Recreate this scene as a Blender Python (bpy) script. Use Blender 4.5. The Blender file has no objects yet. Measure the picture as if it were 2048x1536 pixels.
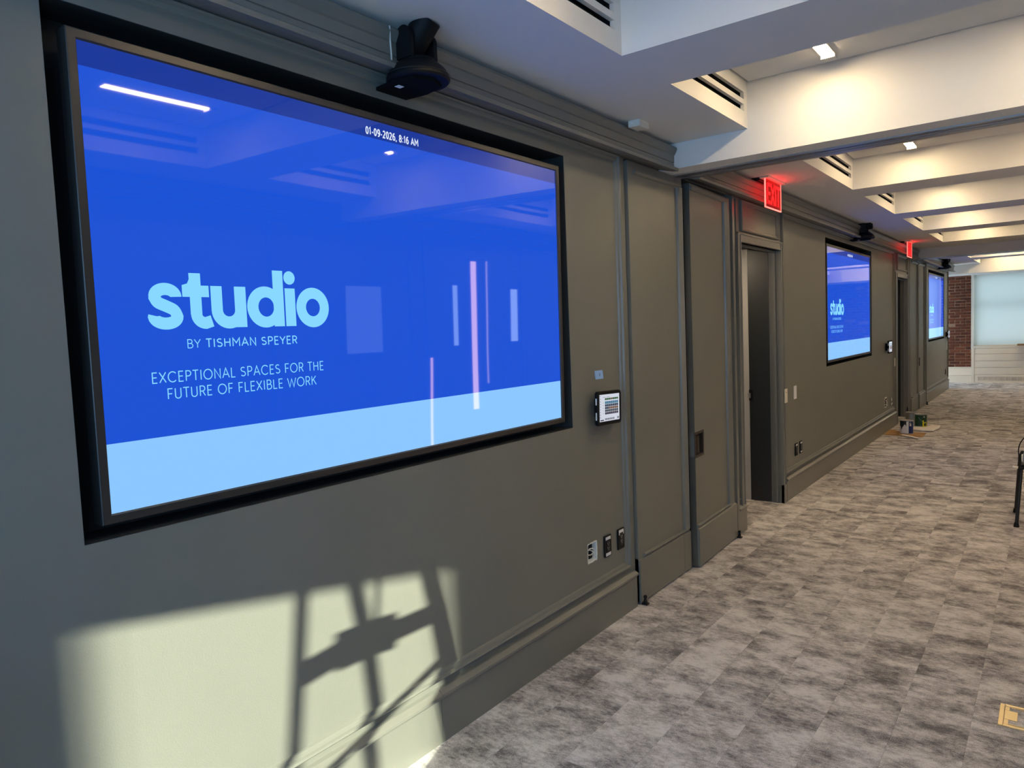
import bpy, math, random
from mathutils import Matrix, Vector
random.seed(7)
S = bpy.context.scene
COL = S.collection

# ------------------------------------------------------------------ camera
FPX = 1446.46
yaw, pitch, roll = 0.65, -0.0708, -0.041
CAM = Vector((1.979, 0.0, 1.6265))
fw = Vector((-math.sin(yaw) * math.cos(pitch), math.cos(yaw) * math.cos(pitch), math.sin(pitch)))
rt = Vector((math.cos(yaw), math.sin(yaw), 0))
up = rt.cross(fw)
r2 = math.cos(roll) * rt + math.sin(roll) * up
u2 = -math.sin(roll) * rt + math.cos(roll) * up
cd = bpy.data.cameras.new('camera')
cam = bpy.data.objects.new('camera', cd)
COL.objects.link(cam)
cam.matrix_world = Matrix(((r2.x, u2.x, -fw.x, CAM.x), (r2.y, u2.y, -fw.y, CAM.y), (r2.z, u2.z, -fw.z, CAM.z), (0, 0, 0, 1)))
cd.sensor_width = 36
cd.lens = FPX / 2048 * 36
cd.clip_start = 0.05
S.camera = cam

# ------------------------------------------------------------------ light and exposure
S.view_settings.view_transform = 'Standard'
S.view_settings.look = 'None'
S.view_settings.gamma = 1
S.view_settings.use_curve_mapping = False
S.view_settings.exposure = 0.0
W = bpy.data.worlds.new('sky')
S.world = W
W.use_nodes = True
W.node_tree.nodes['Background'].inputs[0].default_value = (0.62, 0.80, 1.0, 1)
W.node_tree.nodes['Background'].inputs[1].default_value = 3.0
SUN_SLOPE, SUN_EL = 3.0, math.radians(9.5)
sd = bpy.data.lights.new('sun', 'SUN')
sun = bpy.data.objects.new('sun', sd)
COL.objects.link(sun)
sd.energy = 32.5
sd.color = (0.96, 1.0, 0.78)
sd.angle = math.radians(0.6)
h = math.hypot(1, SUN_SLOPE)
sdir = Vector((-1 / h * math.cos(SUN_EL), SUN_SLOPE / h * math.cos(SUN_EL), -math.sin(SUN_EL)))
sun.rotation_euler = sdir.to_track_quat('-Z', 'Y').to_euler()
sun.location = (4, -14, 5)
LAMP_L = 77.0            # luminance of the ceiling lamp diffusers
SKY_PANE = 6.6           # luminance of the glowing panes behind the camera, one of them added fill
FAR_PANE = 2.2           # luminance of the panes behind the far roller blind

# ------------------------------------------------------------------ materials
def mat(name, col, rough=0.5, metal=0.0, spec=0.5, emit=None, es=1.0, bump=None, var=None):
    m = bpy.data.materials.new(name)
    m.use_nodes = True
    nt = m.node_tree
    b = nt.nodes['Principled BSDF']
    b.inputs['Base Color'].default_value = (*col, 1)
    b.inputs['Roughness'].default_value = rough
    b.inputs['Metallic'].default_value = metal
    b.inputs['Specular IOR Level'].default_value = spec
    if emit:
        b.inputs['Emission Color'].default_value = (*emit, 1)
        b.inputs['Emission Strength'].default_value = es
    if bump or var:
        g = nt.nodes.new('ShaderNodeNewGeometry')
    if bump:
        n = nt.nodes.new('ShaderNodeTexNoise')
        n.inputs['Scale'].default_value = bump[0]
        n.inputs['Detail'].default_value = 3
        nt.links.new(g.outputs['Position'], n.inputs['Vector'])
        bp = nt.nodes.new('ShaderNodeBump')
        bp.inputs['Strength'].default_value = bump[1]
        bp.inputs['Distance'].default_value = bump[2]
        nt.links.new(n.outputs['Fac'], bp.inputs['Height'])
        nt.links.new(bp.outputs['Normal'], b.inputs['Normal'])
    if var:
        n = nt.nodes.new('ShaderNodeTexNoise')
        n.inputs['Scale'].default_value = var[0]
        n.inputs['Detail'].default_value = 4
        nt.links.new(g.outputs['Position'], n.inputs['Vector'])
        r = nt.nodes.new('ShaderNodeValToRGB')
        r.color_ramp.elements[0].position = 0.3
        r.color_ramp.elements[1].position = 0.7
        r.color_ramp.elements[0].color = (*[c * (1 - var[1]) for c in col], 1)
        r.color_ramp.elements[1].color = (*[min(1, c * (1 + var[1])) for c in col], 1)
        nt.links.new(n.outputs['Fac'], r.inputs['Fac'])
        nt.links.new(r.outputs['Color'], b.inputs['Base Color'])
    return m

PAINT = mat('green_grey_paint', (0.190, 0.189, 0.163), 0.42, spec=0.45, bump=(220, 0.12, 0.002), var=(1.7, 0.04))
PAINT_T = mat('green_grey_trim_paint', (0.190, 0.189, 0.163), 0.33, spec=0.5, bump=(90, 0.05, 0.002))
WHITE = mat('white_ceiling_paint', (0.84, 0.82, 0.775), 0.7, spec=0.3, bump=(150, 0.05, 0.001))
TRIMW = mat('off_white_trim_paint', (0.84, 0.79, 0.69), 0.45, bump=(40, 0.04, 0.001))
CREAM = mat('cream_trim_paint', (0.87, 0.76, 0.60), 0.45, bump=(40, 0.04, 0.001))
PALE = mat('pale_grey_paint', (0.60, 0.57, 0.52), 0.6, bump=(60, 0.05, 0.001))
VOID = mat('dark_void', (0.006, 0.006, 0.006), 0.9)
RECESS = mat('recess_shade_paint', (0.022, 0.026, 0.027), 0.6, bump=(120, 0.05, 0.001))  # wall paint darkened: the shade of the recess is put into the colour
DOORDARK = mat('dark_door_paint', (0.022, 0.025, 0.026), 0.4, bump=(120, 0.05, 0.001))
ALU = mat('brushed_track_metal', (0.42, 0.41, 0.40), 0.35, 0.9, bump=(300, 0.03, 0.0005))
BLKPL = mat('black_plastic', (0.007, 0.007, 0.007), 0.55, spec=0.2, bump=(400, 0.05, 0.0003))
BLKMT = mat('black_metal', (0.010, 0.010, 0.011), 0.4, 0.0, spec=0.35, bump=(300, 0.03, 0.0003))
BLKMATTE = mat('matte_black_metal', (0.006, 0.006, 0.006), 0.85, spec=0.1, bump=(300, 0.03, 0.0003))
BEZEL = mat('black_bezel', (0.045, 0.040, 0.036), 0.35, 0.2, bump=(500, 0.03, 0.0003))
BRONZE = mat('dark_bronze', (0.055, 0.045, 0.036), 0.35, 0.6, bump=(200, 0.05, 0.0005))
BRASS = mat('brass', (0.80, 0.64, 0.36), 0.32, 0.75, bump=(200, 0.04, 0.0005))
STEEL = mat('tin_steel', (0.5, 0.5, 0.5), 0.3, 0.9, bump=(80, 0.05, 0.0005))
PLASTER = mat('white_plaster', (0.75, 0.76, 0.72), 0.9, bump=(120, 0.5, 0.004))
LABELW = mat('white_label', (0.92, 0.90, 0.86), 0.6, bump=(200, 0.02, 0.0005))
CABLEW = mat('white_cable', (0.7, 0.68, 0.6), 0.5, bump=(200, 0.02, 0.0005))
IVORY = mat('ivory_plastic', (0.92, 0.84, 0.66), 0.4, bump=(200, 0.02, 0.0005))
TAPEB = mat('blue_masking_tape', (0.30, 0.52, 0.92), 0.7, bump=(300, 0.15, 0.0008))
INK = mat('dark_ink', (0.02, 0.03, 0.06), 0.7, bump=(200, 0.02, 0.0003))
CARD = mat('brown_cardboard', (0.42, 0.23, 0.085), 0.8, bump=(80, 0.1, 0.001), var=(9, 0.2))
PAPER = mat('white_board', (0.90, 0.83, 0.76), 0.8, bump=(60, 0.05, 0.001))
PAINTD = mat('dark_paint_drip', (0.02, 0.028, 0.03), 0.3, bump=(40, 0.1, 0.001))
CANGRN = mat('green_can_label', (0.008, 0.055, 0.02), 0.4, bump=(40, 0.03, 0.0005))
CANBLU = mat('blue_can_label', (0.01, 0.03, 0.16), 0.4, bump=(40, 0.03, 0.0005))
YELLOW = mat('yellow_print', (0.85, 0.78, 0.01), 0.5, bump=(40, 0.03, 0.0005))
WOOD = mat('light_wood', (0.45, 0.25, 0.10), 0.5, bump=(60, 0.05, 0.001), var=(14, 0.25))
GREYB = mat('grey_blue_plastic', (0.20, 0.24, 0.28), 0.5, bump=(60, 0.05, 0.001))
MORTAR = mat('mortar', (0.34, 0.20, 0.125), 0.95, bump=(70, 0.6, 0.006), var=(5, 0.25))
LAMP = mat('lamp_diffuser', (0.9, 0.9, 0.9), 0.5, emit=(1.0, 0.76, 0.44), es=LAMP_L)
SKYP = mat('glowing_sky_pane', (0.1, 0.1, 0.1), 0.1, emit=(0.27, 0.56, 1.0), es=SKY_PANE)
FARP = mat('far_daylit_pane', (0.1, 0.1, 0.1), 0.1, emit=(0.84, 0.95, 1.0), es=FAR_PANE)
LEDW = mat('lit_mark', (0.5, 0.5, 0.5), 0.4, emit=(0.8, 0.8, 0.8), es=0.5)

def emissive(name, col, st=1.0):
    return mat(name, (0.004, 0.004, 0.004), 0.04, spec=0.5, emit=col, es=st)
TEXTC = emissive('cyan_screen_lettering', (0.24, 0.68, 1.0), 1.0)
TEXTW = emissive('white_screen_lettering', (0.75, 0.82, 0.95), 1.0)
REDN = emissive('red_lit_letter', (1.0, 0.006, 0.008), 2.2)
REDE = emissive('pale_red_lit_edge', (1.0, 0.16, 0.13), 2.6)

def brick_mat():
    m = mat('red_brick', (0.15, 0.04, 0.018), 0.9, bump=(45, 0.5, 0.006))
    nt = m.node_tree
    b = nt.nodes['Principled BSDF']
    oi = nt.nodes.new('ShaderNodeObjectInfo')
    g = nt.nodes.new('ShaderNodeNewGeometry')
    n = nt.nodes.new('ShaderNodeTexNoise')
    n.inputs['Scale'].default_value = 22
    n.inputs['Detail'].default_value = 5
    nt.links.new(g.outputs['Position'], n.inputs['Vector'])
    a = nt.nodes.new('ShaderNodeMath')
    a.operation = 'MULTIPLY_ADD'
    a.inputs[1].default_value = 0.6
    nt.links.new(oi.outputs['Random'], a.inputs[0])
    nt.links.new(n.outputs['Fac'], a.inputs[2])
    r = nt.nodes.new('ShaderNodeValToRGB')
    e = r.color_ramp.elements
    e[0].position, e[0].color = 0.45, (0.070, 0.018, 0.008, 1)
    e[1].position, e[1].color = 1.0, (0.165, 0.042, 0.015, 1)
    nt.links.new(a.outputs[0], r.inputs['Fac'])
    nt.links.new(r.outputs['Color'], b.inputs['Base Color'])
    return m
BRICK = brick_mat()

PW, PL = 0.2445, 0.978
def carpet_mat():
    m = mat('heathered_grey_carpet', (0.25, 0.23, 0.22), 0.95, spec=0.1)
    nt = m.node_tree
    N, L = nt.nodes, nt.links
    b = N['Principled BSDF']
    g = N.new('ShaderNodeNewGeometry')
    sp = N.new('ShaderNodeSeparateXYZ')
    L.new(g.outputs['Position'], sp.inputs[0])
    def M(op, a, c=None, d=None):
        n = N.new('ShaderNodeMath')
        n.operation = op
        for i, v in enumerate((a, c, d)):
            if v is None: continue
            if isinstance(v, (int, float)): n.inputs[i].default_value = v
            else: L.new(v, n.inputs[i])
        return n.outputs[0]
    ix = M('FLOOR', M('DIVIDE', sp.outputs[0], PW))
    sh = M('MULTIPLY', M('FRACT', M('MULTIPLY', ix, 0.382)), PL)
    ys = M('ADD', sp.outputs[1], sh)
    iy = M('FLOOR', M('DIVIDE', ys, PL / 3))
    iyp = M('FLOOR', M('DIVIDE', ys, PL))
    cid = N.new('ShaderNodeCombineXYZ')
    L.new(ix, cid.inputs[0]); L.new(iy, cid.inputs[1])
    wn = N.new('ShaderNodeTexWhiteNoise')
    wn.noise_dimensions = '3D'
    L.new(cid.outputs[0], wn.inputs['Vector'])
    cip = N.new('ShaderNodeCombineXYZ')
    L.new(ix, cip.inputs[0]); L.new(iyp, cip.inputs[1])
    wp = N.new('ShaderNodeTexWhiteNoise')
    wp.noise_dimensions = '3D'
    L.new(cip.outputs[0], wp.inputs['Vector'])
    # texture coordinate: streaks run across the planks, broken by a per-cell offset
    off = N.new('ShaderNodeVectorMath'); off.operation = 'SCALE'; off.inputs['Scale'].default_value = 0.55
    L.new(wp.outputs['Color'], off.inputs[0])
    def noise(sx, sy, scale, det, rough, use_off=True):
        c = N.new('ShaderNodeCombineXYZ')
        L.new(M('MULTIPLY', sp.outputs[0], sx), c.inputs[0])
        L.new(M('MULTIPLY', sp.outputs[1], sy), c.inputs[1])
        n = N.new('ShaderNodeTexNoise')
        n.inputs['Scale'].default_value = scale
        n.inputs['Detail'].default_value = det
        n.inputs['Roughness'].default_value = rough
        if use_off:
            a = N.new('ShaderNodeVectorMath'); a.operation = 'ADD'
            L.new(c.outputs[0], a.inputs[0]); L.new(off.outputs[0], a.inputs[1])
            L.new(a.outputs[0], n.inputs['Vector'])
        else:
            L.new(c.outputs[0], n.inputs['Vector'])
        return n.outputs['Fac']
    big = noise(1.0, 1.5, 5.2, 7, 0.66)
    mid = noise(1.0, 1.9, 34, 6, 0.78)
    fine = noise(1.0, 1.1, 260, 3, 0.8, False)
    v = M('ADD', M('MULTIPLY', big, 1.75), M('MULTIPLY', mid, 1.05))
    v = M('ADD', v, M('MULTIPLY', wp.outputs['Value'], 0.10))
    v = M('ADD', v, M('MULTIPLY', wn.outputs['Value'], 0.09))
    v = M('ADD', v, M('MULTIPLY', fine, 1.2))
    v = M('MULTIPLY_ADD', v, 1.3, -2.20)
    r = N.new('ShaderNodeValToRGB')
    e = r.color_ramp.elements
    e[0].position, e[0].color = 0.12, (0.165, 0.152, 0.15, 1)
    e[1].position, e[1].color = 0.86, (0.78, 0.74, 0.71, 1)
    x = e.new(0.5); x.color = (0.48, 0.45, 0.43, 1)
    L.new(v, r.inputs['Fac'])
    L.new(r.outputs['Color'], b.inputs['Base Color'])
    bp = N.new('ShaderNodeBump')
    bp.inputs['Strength'].default_value = 0.5
    bp.inputs['Distance'].default_value = 0.004
    L.new(fine, bp.inputs['Height'])
    L.new(bp.outputs['Normal'], b.inputs['Normal'])
    return m
CARPET = carpet_mat()
CARPETEDGE = mat('carpet_backing', (0.05, 0.045, 0.045), 0.95, bump=(300, 0.2, 0.002))

def screen_mat(name):
    """flat picture on the display: dark header band, blue field, pale band along the bottom"""
    m = mat(name, (0.003, 0.003, 0.004), 0.025, spec=0.5)
    nt = m.node_tree
    N, L = nt.nodes, nt.links
    b = N['Principled BSDF']
    tc = N.new('ShaderNodeTexCoord')
    sp = N.new('ShaderNodeSeparateXYZ')
    L.new(tc.outputs['Generated'], sp.inputs[0])
    r = N.new('ShaderNodeValToRGB')
    r.color_ramp.interpolation = 'CONSTANT'
    e = r.color_ramp.elements
    e[0].position, e[0].color = 0.0, (0.26, 0.57, 1.0, 1)
    e[1].position, e[1].color = 0.150, (0.010, 0.083, 0.66, 1)
    x = e.new(0.9455); x.color = (0.005, 0.034, 0.32, 1)
    L.new(sp.outputs[2], r.inputs['Fac'])
    L.new(r.outputs['Color'], b.inputs['Emission Color'])
    b.inputs['Emission Strength'].default_value = 1.0
    # the sheet of glass is very slightly wavy
    n = N.new('ShaderNodeTexNoise')
    n.inputs['Scale'].default_value = 2.2
    n.inputs['Detail'].default_value = 0
    g = N.new('ShaderNodeNewGeometry')
    L.new(g.outputs['Position'], n.inputs['Vector'])
    bp = N.new('ShaderNodeBump')
    bp.inputs['Strength'].default_value = 0.25
    bp.inputs['Distance'].default_value = 0.004
    L.new(n.outputs['Fac'], bp.inputs['Height'])
    L.new(bp.outputs['Normal'], b.inputs['Normal'])
    return m
SCREEN = screen_mat('display_picture')

def blind_mat():
    m = bpy.data.materials.new('roller_blind_fabric')
    m.use_nodes = True
    nt = m.node_tree
    nt.nodes.clear()
    o = nt.nodes.new('ShaderNodeOutputMaterial')
    d = nt.nodes.new('ShaderNodeBsdfDiffuse')
    t = nt.nodes.new('ShaderNodeBsdfTranslucent')
    mx = nt.nodes.new('ShaderNodeMixShader')
    g = nt.nodes.new('ShaderNodeNewGeometry')
    n = nt.nodes.new('ShaderNodeTexNoise')
    n.inputs['Scale'].default_value = 400
    bp = nt.nodes.new('ShaderNodeBump')
    bp.inputs['Strength'].default_value = 0.05
    bp.inputs['Distance'].default_value = 0.0005
    nt.links.new(g.outputs['Position'], n.inputs['Vector'])
    nt.links.new(n.outputs['Fac'], bp.inputs['Height'])
    nt.links.new(bp.outputs['Normal'], d.inputs['Normal'])
    d.inputs[0].default_value = (0.62, 0.64, 0.62, 1)
    t.inputs[0].default_value = (0.78, 0.86, 0.88, 1)
    mx.inputs[0].default_value = 0.55
    nt.links.new(d.outputs[0], mx.inputs[1])
    nt.links.new(t.outputs[0], mx.inputs[2])
    nt.links.new(mx.outputs[0], o.inputs[0])
    return m
BLIND = blind_mat()

def acrylic_mat():
    m = mat('clear_acrylic', (0.9, 0.14, 0.13), 0.05, spec=0.5)
    b = m.node_tree.nodes['Principled BSDF']
    b.inputs['Transmission Weight'].default_value = 1.0
    b.inputs['IOR'].default_value = 1.15
    b.inputs['Emission Color'].default_value = (1.0, 0.01, 0.01, 1)
    b.inputs['Emission Strength'].default_value = 0.10
    return m
ACRYL = acrylic_mat()

# ------------------------------------------------------------------ mesh helpers
class MB:
    def __init__(s): s.v, s.f, s.mi = [], [], []
    def add(s, vs, fs, mi=0):
        b = len(s.v)
        s.v += [tuple(p) for p in vs]
        s.f += [tuple(b + i for i in f) for f in fs]
        s.mi += [mi] * len(fs)
        return s
    def box(s, x0, x1, y0, y1, z0, z1, mi=0):
        vs = [(x0, y0, z0), (x1, y0, z0), (x1, y1, z0), (x0, y1, z0), (x0, y0, z1), (x1, y0, z1), (x1, y1, z1), (x0, y1, z1)]
        return s.add(vs, [(0, 3, 2, 1), (4, 5, 6, 7), (0, 1, 5, 4), (1, 2, 6, 5), (2, 3, 7, 6), (3, 0, 4, 7)], mi)
    def cbox(s, x0, x1, y0, y1, z0, z1, c, mi=0):
        """box with all edges chamfered by c"""
        vs = []
        for sx in (0, 1):
            for sy in (0, 1):
                for sz in (0, 1):
                    X = (x0, x1)[sx]; Y = (y0, y1)[sy]; Z = (z0, z1)[sz]
                    dx = c * (1 - 2 * sx); dy = c * (1 - 2 * sy); dz = c * (1 - 2 * sz)
                    vs += [(X, Y + dy, Z + dz), (X + dx, Y, Z + dz), (X + dx, Y + dy, Z)]
        def i(sx, sy, sz, k): return (sx * 4 + sy * 2 + sz) * 3 + k
        fs = []
        for t in (0, 1):
            fs.append((i(t, 0, 0, 0), i(t, 1, 0, 0), i(t, 1, 1, 0), i(t, 0, 1, 0)))
            fs.append((i(0, t, 0, 1), i(1, t, 0, 1), i(1, t, 1, 1), i(0, t, 1, 1)))
            fs.append((i(0, 0, t, 2), i(1, 0, t, 2), i(1, 1, t, 2), i(0, 1, t, 2)))
        for a in (0, 1):
            for b in (0, 1):
                fs.append((i(a, b, 0, 0), i(a, b, 1, 0), i(a, b, 1, 1), i(a, b, 0, 1)))
                fs.append((i(a, 0, b, 0), i(a, 1, b, 0), i(a, 1, b, 2), i(a, 0, b, 2)))
                fs.append((i(0, a, b, 1), i(1, a, b, 1), i(1, a, b, 2), i(0, a, b, 2)))
        for a in (0, 1):
            for b in (0, 1):
                for d in (0, 1):
                    fs.append((i(a, b, d, 0), i(a, b, d, 1), i(a, b, d, 2)))
        return s.add(vs, fs, mi)
    def prism(s, poly, a0, a1, axis='y', mi=0):
        """extrude a closed 2-D polygon along an axis; poly is (x,z) for y, (x,y) for z, (y,z) for x"""
        n = len(poly)
        def P(p, a):
            return {'y': (p[0], a, p[1]), 'z': (p[0], p[1], a), 'x': (a, p[0], p[1])}[axis]
        vs = [P(p, a0) for p in poly] + [P(p, a1) for p in poly]
        fs = [tuple(range(n)), tuple(range(2 * n - 1, n - 1, -1))]
        fs += [(i, n + i, n + (i + 1) % n, (i + 1) % n) for i in range(n)]
        return s.add(vs, fs, mi)
    def ring(s, y0, y1, z0, z1, prof, x=0.0, mi=0):
        """mitred rectangular moulding on the plane x; prof is (inset, height) from the outer edge inwards"""
        vs, fs = [], []
        for t, hh in prof:
            vs += [(x + hh, y0 + t, z0 + t), (x + hh, y1 - t, z0 + t), (x + hh, y1 - t, z1 - t), (x + hh, y0 + t, z1 - t)]
        for k in range(len(prof) - 1):
            for j in range(4):
                fs.append((4 * k + j, 4 * k + (j + 1) % 4, 4 * k + 4 + (j + 1) % 4, 4 * k + 4 + j))
        return s.add(vs, fs, mi)
    def cyl(s, p0, p1, r0, r1=None, n=20, cap=True, mi=0):
        r1 = r0 if r1 is None else r1
        p0, p1 = Vector(p0), Vector(p1)
        d = (p1 - p0).normalized()
        a = d.orthogonal().normalized()
        b = d.cross(a)
        vs = []
        for p, r in ((p0, r0), (p1, r1)):
            vs += [p + r * (math.cos(2 * math.pi * i / n) * a + math.sin(2 * math.pi * i / n) * b) for i in range(n)]
        fs = [(i, (i + 1) % n, n + (i + 1) % n, n + i) for i in range(n)]
        if cap: fs += [tuple(range(n - 1, -1, -1)), tuple(range(n, 2 * n))]
        return s.add(vs, fs, mi)
    def lathe(s, prof, c, axis=(0, 0, 1), n=28, mi=0, a0=0.0, a1=2 * math.pi):
        """prof: (radius, height) along axis from point c"""
        d = Vector(axis).normalized()
        a = Vector((1, 0, 0)) if abs(d.z) > 0.9 else d.orthogonal().normalized()
        b = d.cross(a)
        c = Vector(c)
        full = abs(a1 - a0 - 2 * math.pi) < 1e-6
        m = n if full else n + 1
        vs, fs = [], []
        for r, hh in prof:
            vs += [c + d * hh + r * (math.cos(a0 + (a1 - a0) * i / n) * a + math.sin(a0 + (a1 - a0) * i / n) * b) for i in range(m)]
        for k in range(len(prof) - 1):
            for i in range(n):
                j = (i + 1) % m
                fs.append((k * m + i, k * m + j, k * m + m + j, k * m + m + i))
        return s.add(vs, fs, mi)
    def tube(s, pts, r, n=10, mi=0, closed=False):
        pts = [Vector(p) for p in pts]
        m = len(pts)
        vs, fs = [], []
        prev = None
        for k, p in enumerate(pts):
            if closed: t = (pts[(k + 1) % m] - pts[k - 1]).normalized()
            else: t = (pts[min(k + 1, m - 1)] - pts[max(k - 1, 0)]).normalized()
            if prev is None: a = t.orthogonal().normalized()
            else: a = (prev - t * prev.dot(t)).normalized()
            prev = a
            b = t.cross(a)
            vs += [p + r * (math.cos(2 * math.pi * i / n) * a + math.sin(2 * math.pi * i / n) * b) for i in range(n)]
        for k in range(m if closed else m - 1):
            for i in range(n):
                k2 = (k + 1) % m
                fs.append((k * n + i, k * n + (i + 1) % n, k2 * n + (i + 1) % n, k2 * n + i))
        if not closed: fs += [tuple(range(n - 1, -1, -1)), tuple((m - 1) * n + i for i in range(n))]
        return s.add(vs, fs, mi)
    def build(s, name, m, parent=None, smooth=False, fix=True):
        me = bpy.data.meshes.new(name)
        me.from_pydata(s.v, [], s.f)
        ms = m if isinstance(m, (list, tuple)) else [m]
        for q in ms: me.materials.append(q)
        if len(ms) > 1: me.polygons.foreach_set('material_index', s.mi)
        if fix:
            import bmesh
            bm = bmesh.new(); bm.from_mesh(me)
            bmesh.ops.recalc_face_normals(bm, faces=bm.faces)
            bm.to_mesh(me); bm.free()
        if smooth:
            me.polygons.foreach_set('use_smooth', [True] * len(me.polygons))
            try: me.set_sharp_from_angle(angle=math.radians(35))
            except Exception: pass
        me.update()
        o = bpy.data.objects.new(name, me)
        COL.objects.link(o)
        if parent is not None: o.parent = parent
        return o

def smooth_path(ps, n=8):
    """Catmull-Rom through points"""
    ps = [Vector(p) for p in ps]
    out = []
    for i in range(len(ps) - 1):
        p0, p1, p2, p3 = ps[max(i - 1, 0)], ps[i], ps[i + 1], ps[min(i + 2, len(ps) - 1)]
        for k in range(n):
            t = k / n
            out.append(0.5 * ((2 * p1) + (p2 - p0) * t + (2 * p0 - 5 * p1 + 4 * p2 - p3) * t * t + (3 * p1 - p0 - 3 * p2 + p3) * t ** 3))
    out.append(ps[-1])
    return out

def empty(name, loc=(0, 0, 0), rz=0.0):
    o = bpy.data.objects.new(name, None)
    COL.objects.link(o)
    o.location = loc
    o.rotation_euler = (0, 0, rz)
    o.empty_display_size = 0.05
    return o
def tag(o, label, cat, group=None):
    o['label'] = label; o['category'] = cat
    if group: o['group'] = group
    return o
def struct(o, label=None):
    o['kind'] = 'structure'
    if label: o['label'] = label
    return o
def copy_tree(o, parent=None, keep=True):
    c = o.copy()
    COL.objects.link(c)
    if parent is not None: c.parent = parent
    for ch in o.children:
        d = ch.copy(); COL.objects.link(d); d.parent = c
        for g in ch.children:
            e = g.copy(); COL.objects.link(e); e.parent = d
    return c

# ------------------------------------------------------------------ stroke lettering (flat print on screens)
def arc(cx, cy, rx, ry, a0, a1, n=14):
    return [(cx + rx * math.cos(math.radians(a0 + (a1 - a0) * i / n)), cy + ry * math.sin(math.radians(a0 + (a1 - a0) * i / n))) for i in range(n + 1)]
def Lp(*p): return list(p)
SGL = arc(.30, .745, .215, .215, 40, 180, 12)[:-1] + smooth_path([(.085, .745, 0), (.16, .58, 0), (.30, .52, 0), (.46, .44, 0), (.53, .27, 0)], 4)
SGL = [(p[0], p[1]) for p in SGL] + arc(.30, .255, .23, .215, 0, -150, 14)
GLYPH = {
    'A': (.74, [Lp((.04, 0), (.37, 1), (.70, 0)), Lp((.16, .34), (.58, .34))]),
    'B': (.62, [Lp((.10, 0), (.10, 1), (.32, 1)), arc(.32, .765, .20, .235, 90, -90), arc(.34, .265, .235, .265, 90, -90), Lp((.34, 0), (.10, 0)), Lp((.10, .53), (.34, .53))]),
    'C': (.82, [arc(.45, .5, .39, .5, 42, 318, 24)]),
    'E': (.56, [Lp((.50, 1), (.10, 1), (.10, 0), (.50, 0)), Lp((.10, .52), (.46, .52))]),
    'F': (.54, [Lp((.50, 1), (.10, 1), (.10, 0)), Lp((.10, .50), (.45, .50))]),
    'H': (.72, [Lp((.10, 0), (.10, 1)), Lp((.62, 0), (.62, 1)), Lp((.10, .52), (.62, .52))]),
    'I': (.24, [Lp((.12, 0), (.12, 1))]),
    'K': (.64, [Lp((.10, 0), (.10, 1)), Lp((.58, 1), (.10, .42)), Lp((.28, .62), (.62, 0))]),
    'L': (.52, [Lp((.10, 1), (.10, 0), (.48, 0))]),
    'M': (.86, [Lp((.10, 0), (.10, 1), (.43, .40), (.76, 1), (.76, 0))]),
    'N': (.74, [Lp((.10, 0), (.10, 1), (.64, 0), (.64, 1))]),
    'O': (.92, [arc(.46, .5, .40, .5, 0, 360, 32)]),
    'P': (.60, [Lp((.10, 0), (.10, 1), (.32, 1)), arc(.32, .74, .22, .26, 90, -90), Lp((.32, .48), (.10, .48))]),
    'R': (.62, [Lp((.10, 0), (.10, 1), (.32, 1)), arc(.32, .74, .22, .26, 90, -90), Lp((.32, .48), (.10, .48)), Lp((.32, .48), (.56, 0))]),
    'S': (.60, [SGL]),
    'T': (.58, [Lp((.02, 1), (.56, 1)), Lp((.29, 1), (.29, 0))]),
    'U': (.70, [Lp((.10, 1), (.10, .26)) + arc(.35, .26, .25, .26, 180, 360, 16) + Lp((.60, 1))]),
    'W': (1.02, [Lp((.03, 1), (.27, 0), (.51, .9), (.75, 0), (.99, 1))]),
    'X': (.66, [Lp((.05, 0), (.61, 1)), Lp((.05, 1), (.61, 0))]),
    'Y': (.64, [Lp((.02, 1), (.32, .46), (.62, 1)), Lp((.32, .46), (.32, 0))]),
    '0': (.60, [arc(.30, .5, .21, .5, 0, 360, 24)]),
    '1': (.42, [Lp((.08, .80), (.24, 1), (.24, 0))]),
    '2': (.58, [arc(.28, .74, .20, .26, 160, -20, 14) + Lp((.08, 0), (.52, 0))]),
    '6': (.60, [arc(.30, .31, .21, .31, 0, 360, 22), Lp((.09, .31)) + arc(.40, .45, .31, .55, 180, 75, 10)]),
    '8': (.60, [arc(.30, .75, .185, .25, 0, 360, 20), arc(.30, .25, .22, .26, 0, 360, 20)]),
    '9': (.60, [arc(.30, .69, .21, .31, 0, 360, 22), Lp((.51, .69)) + arc(.20, .55, .31, .55, 0, -105, 10)]),
    '-': (.34, [Lp((.05, .36), (.29, .36))]),
    ',': (.22, [Lp((.12, .10), (.06, -.18))]),
    ':': (.24, [Lp((.12, .02), (.12, .14)), Lp((.12, .56), (.12, .68))]),
    ' ': (.30, []),
}
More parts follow.
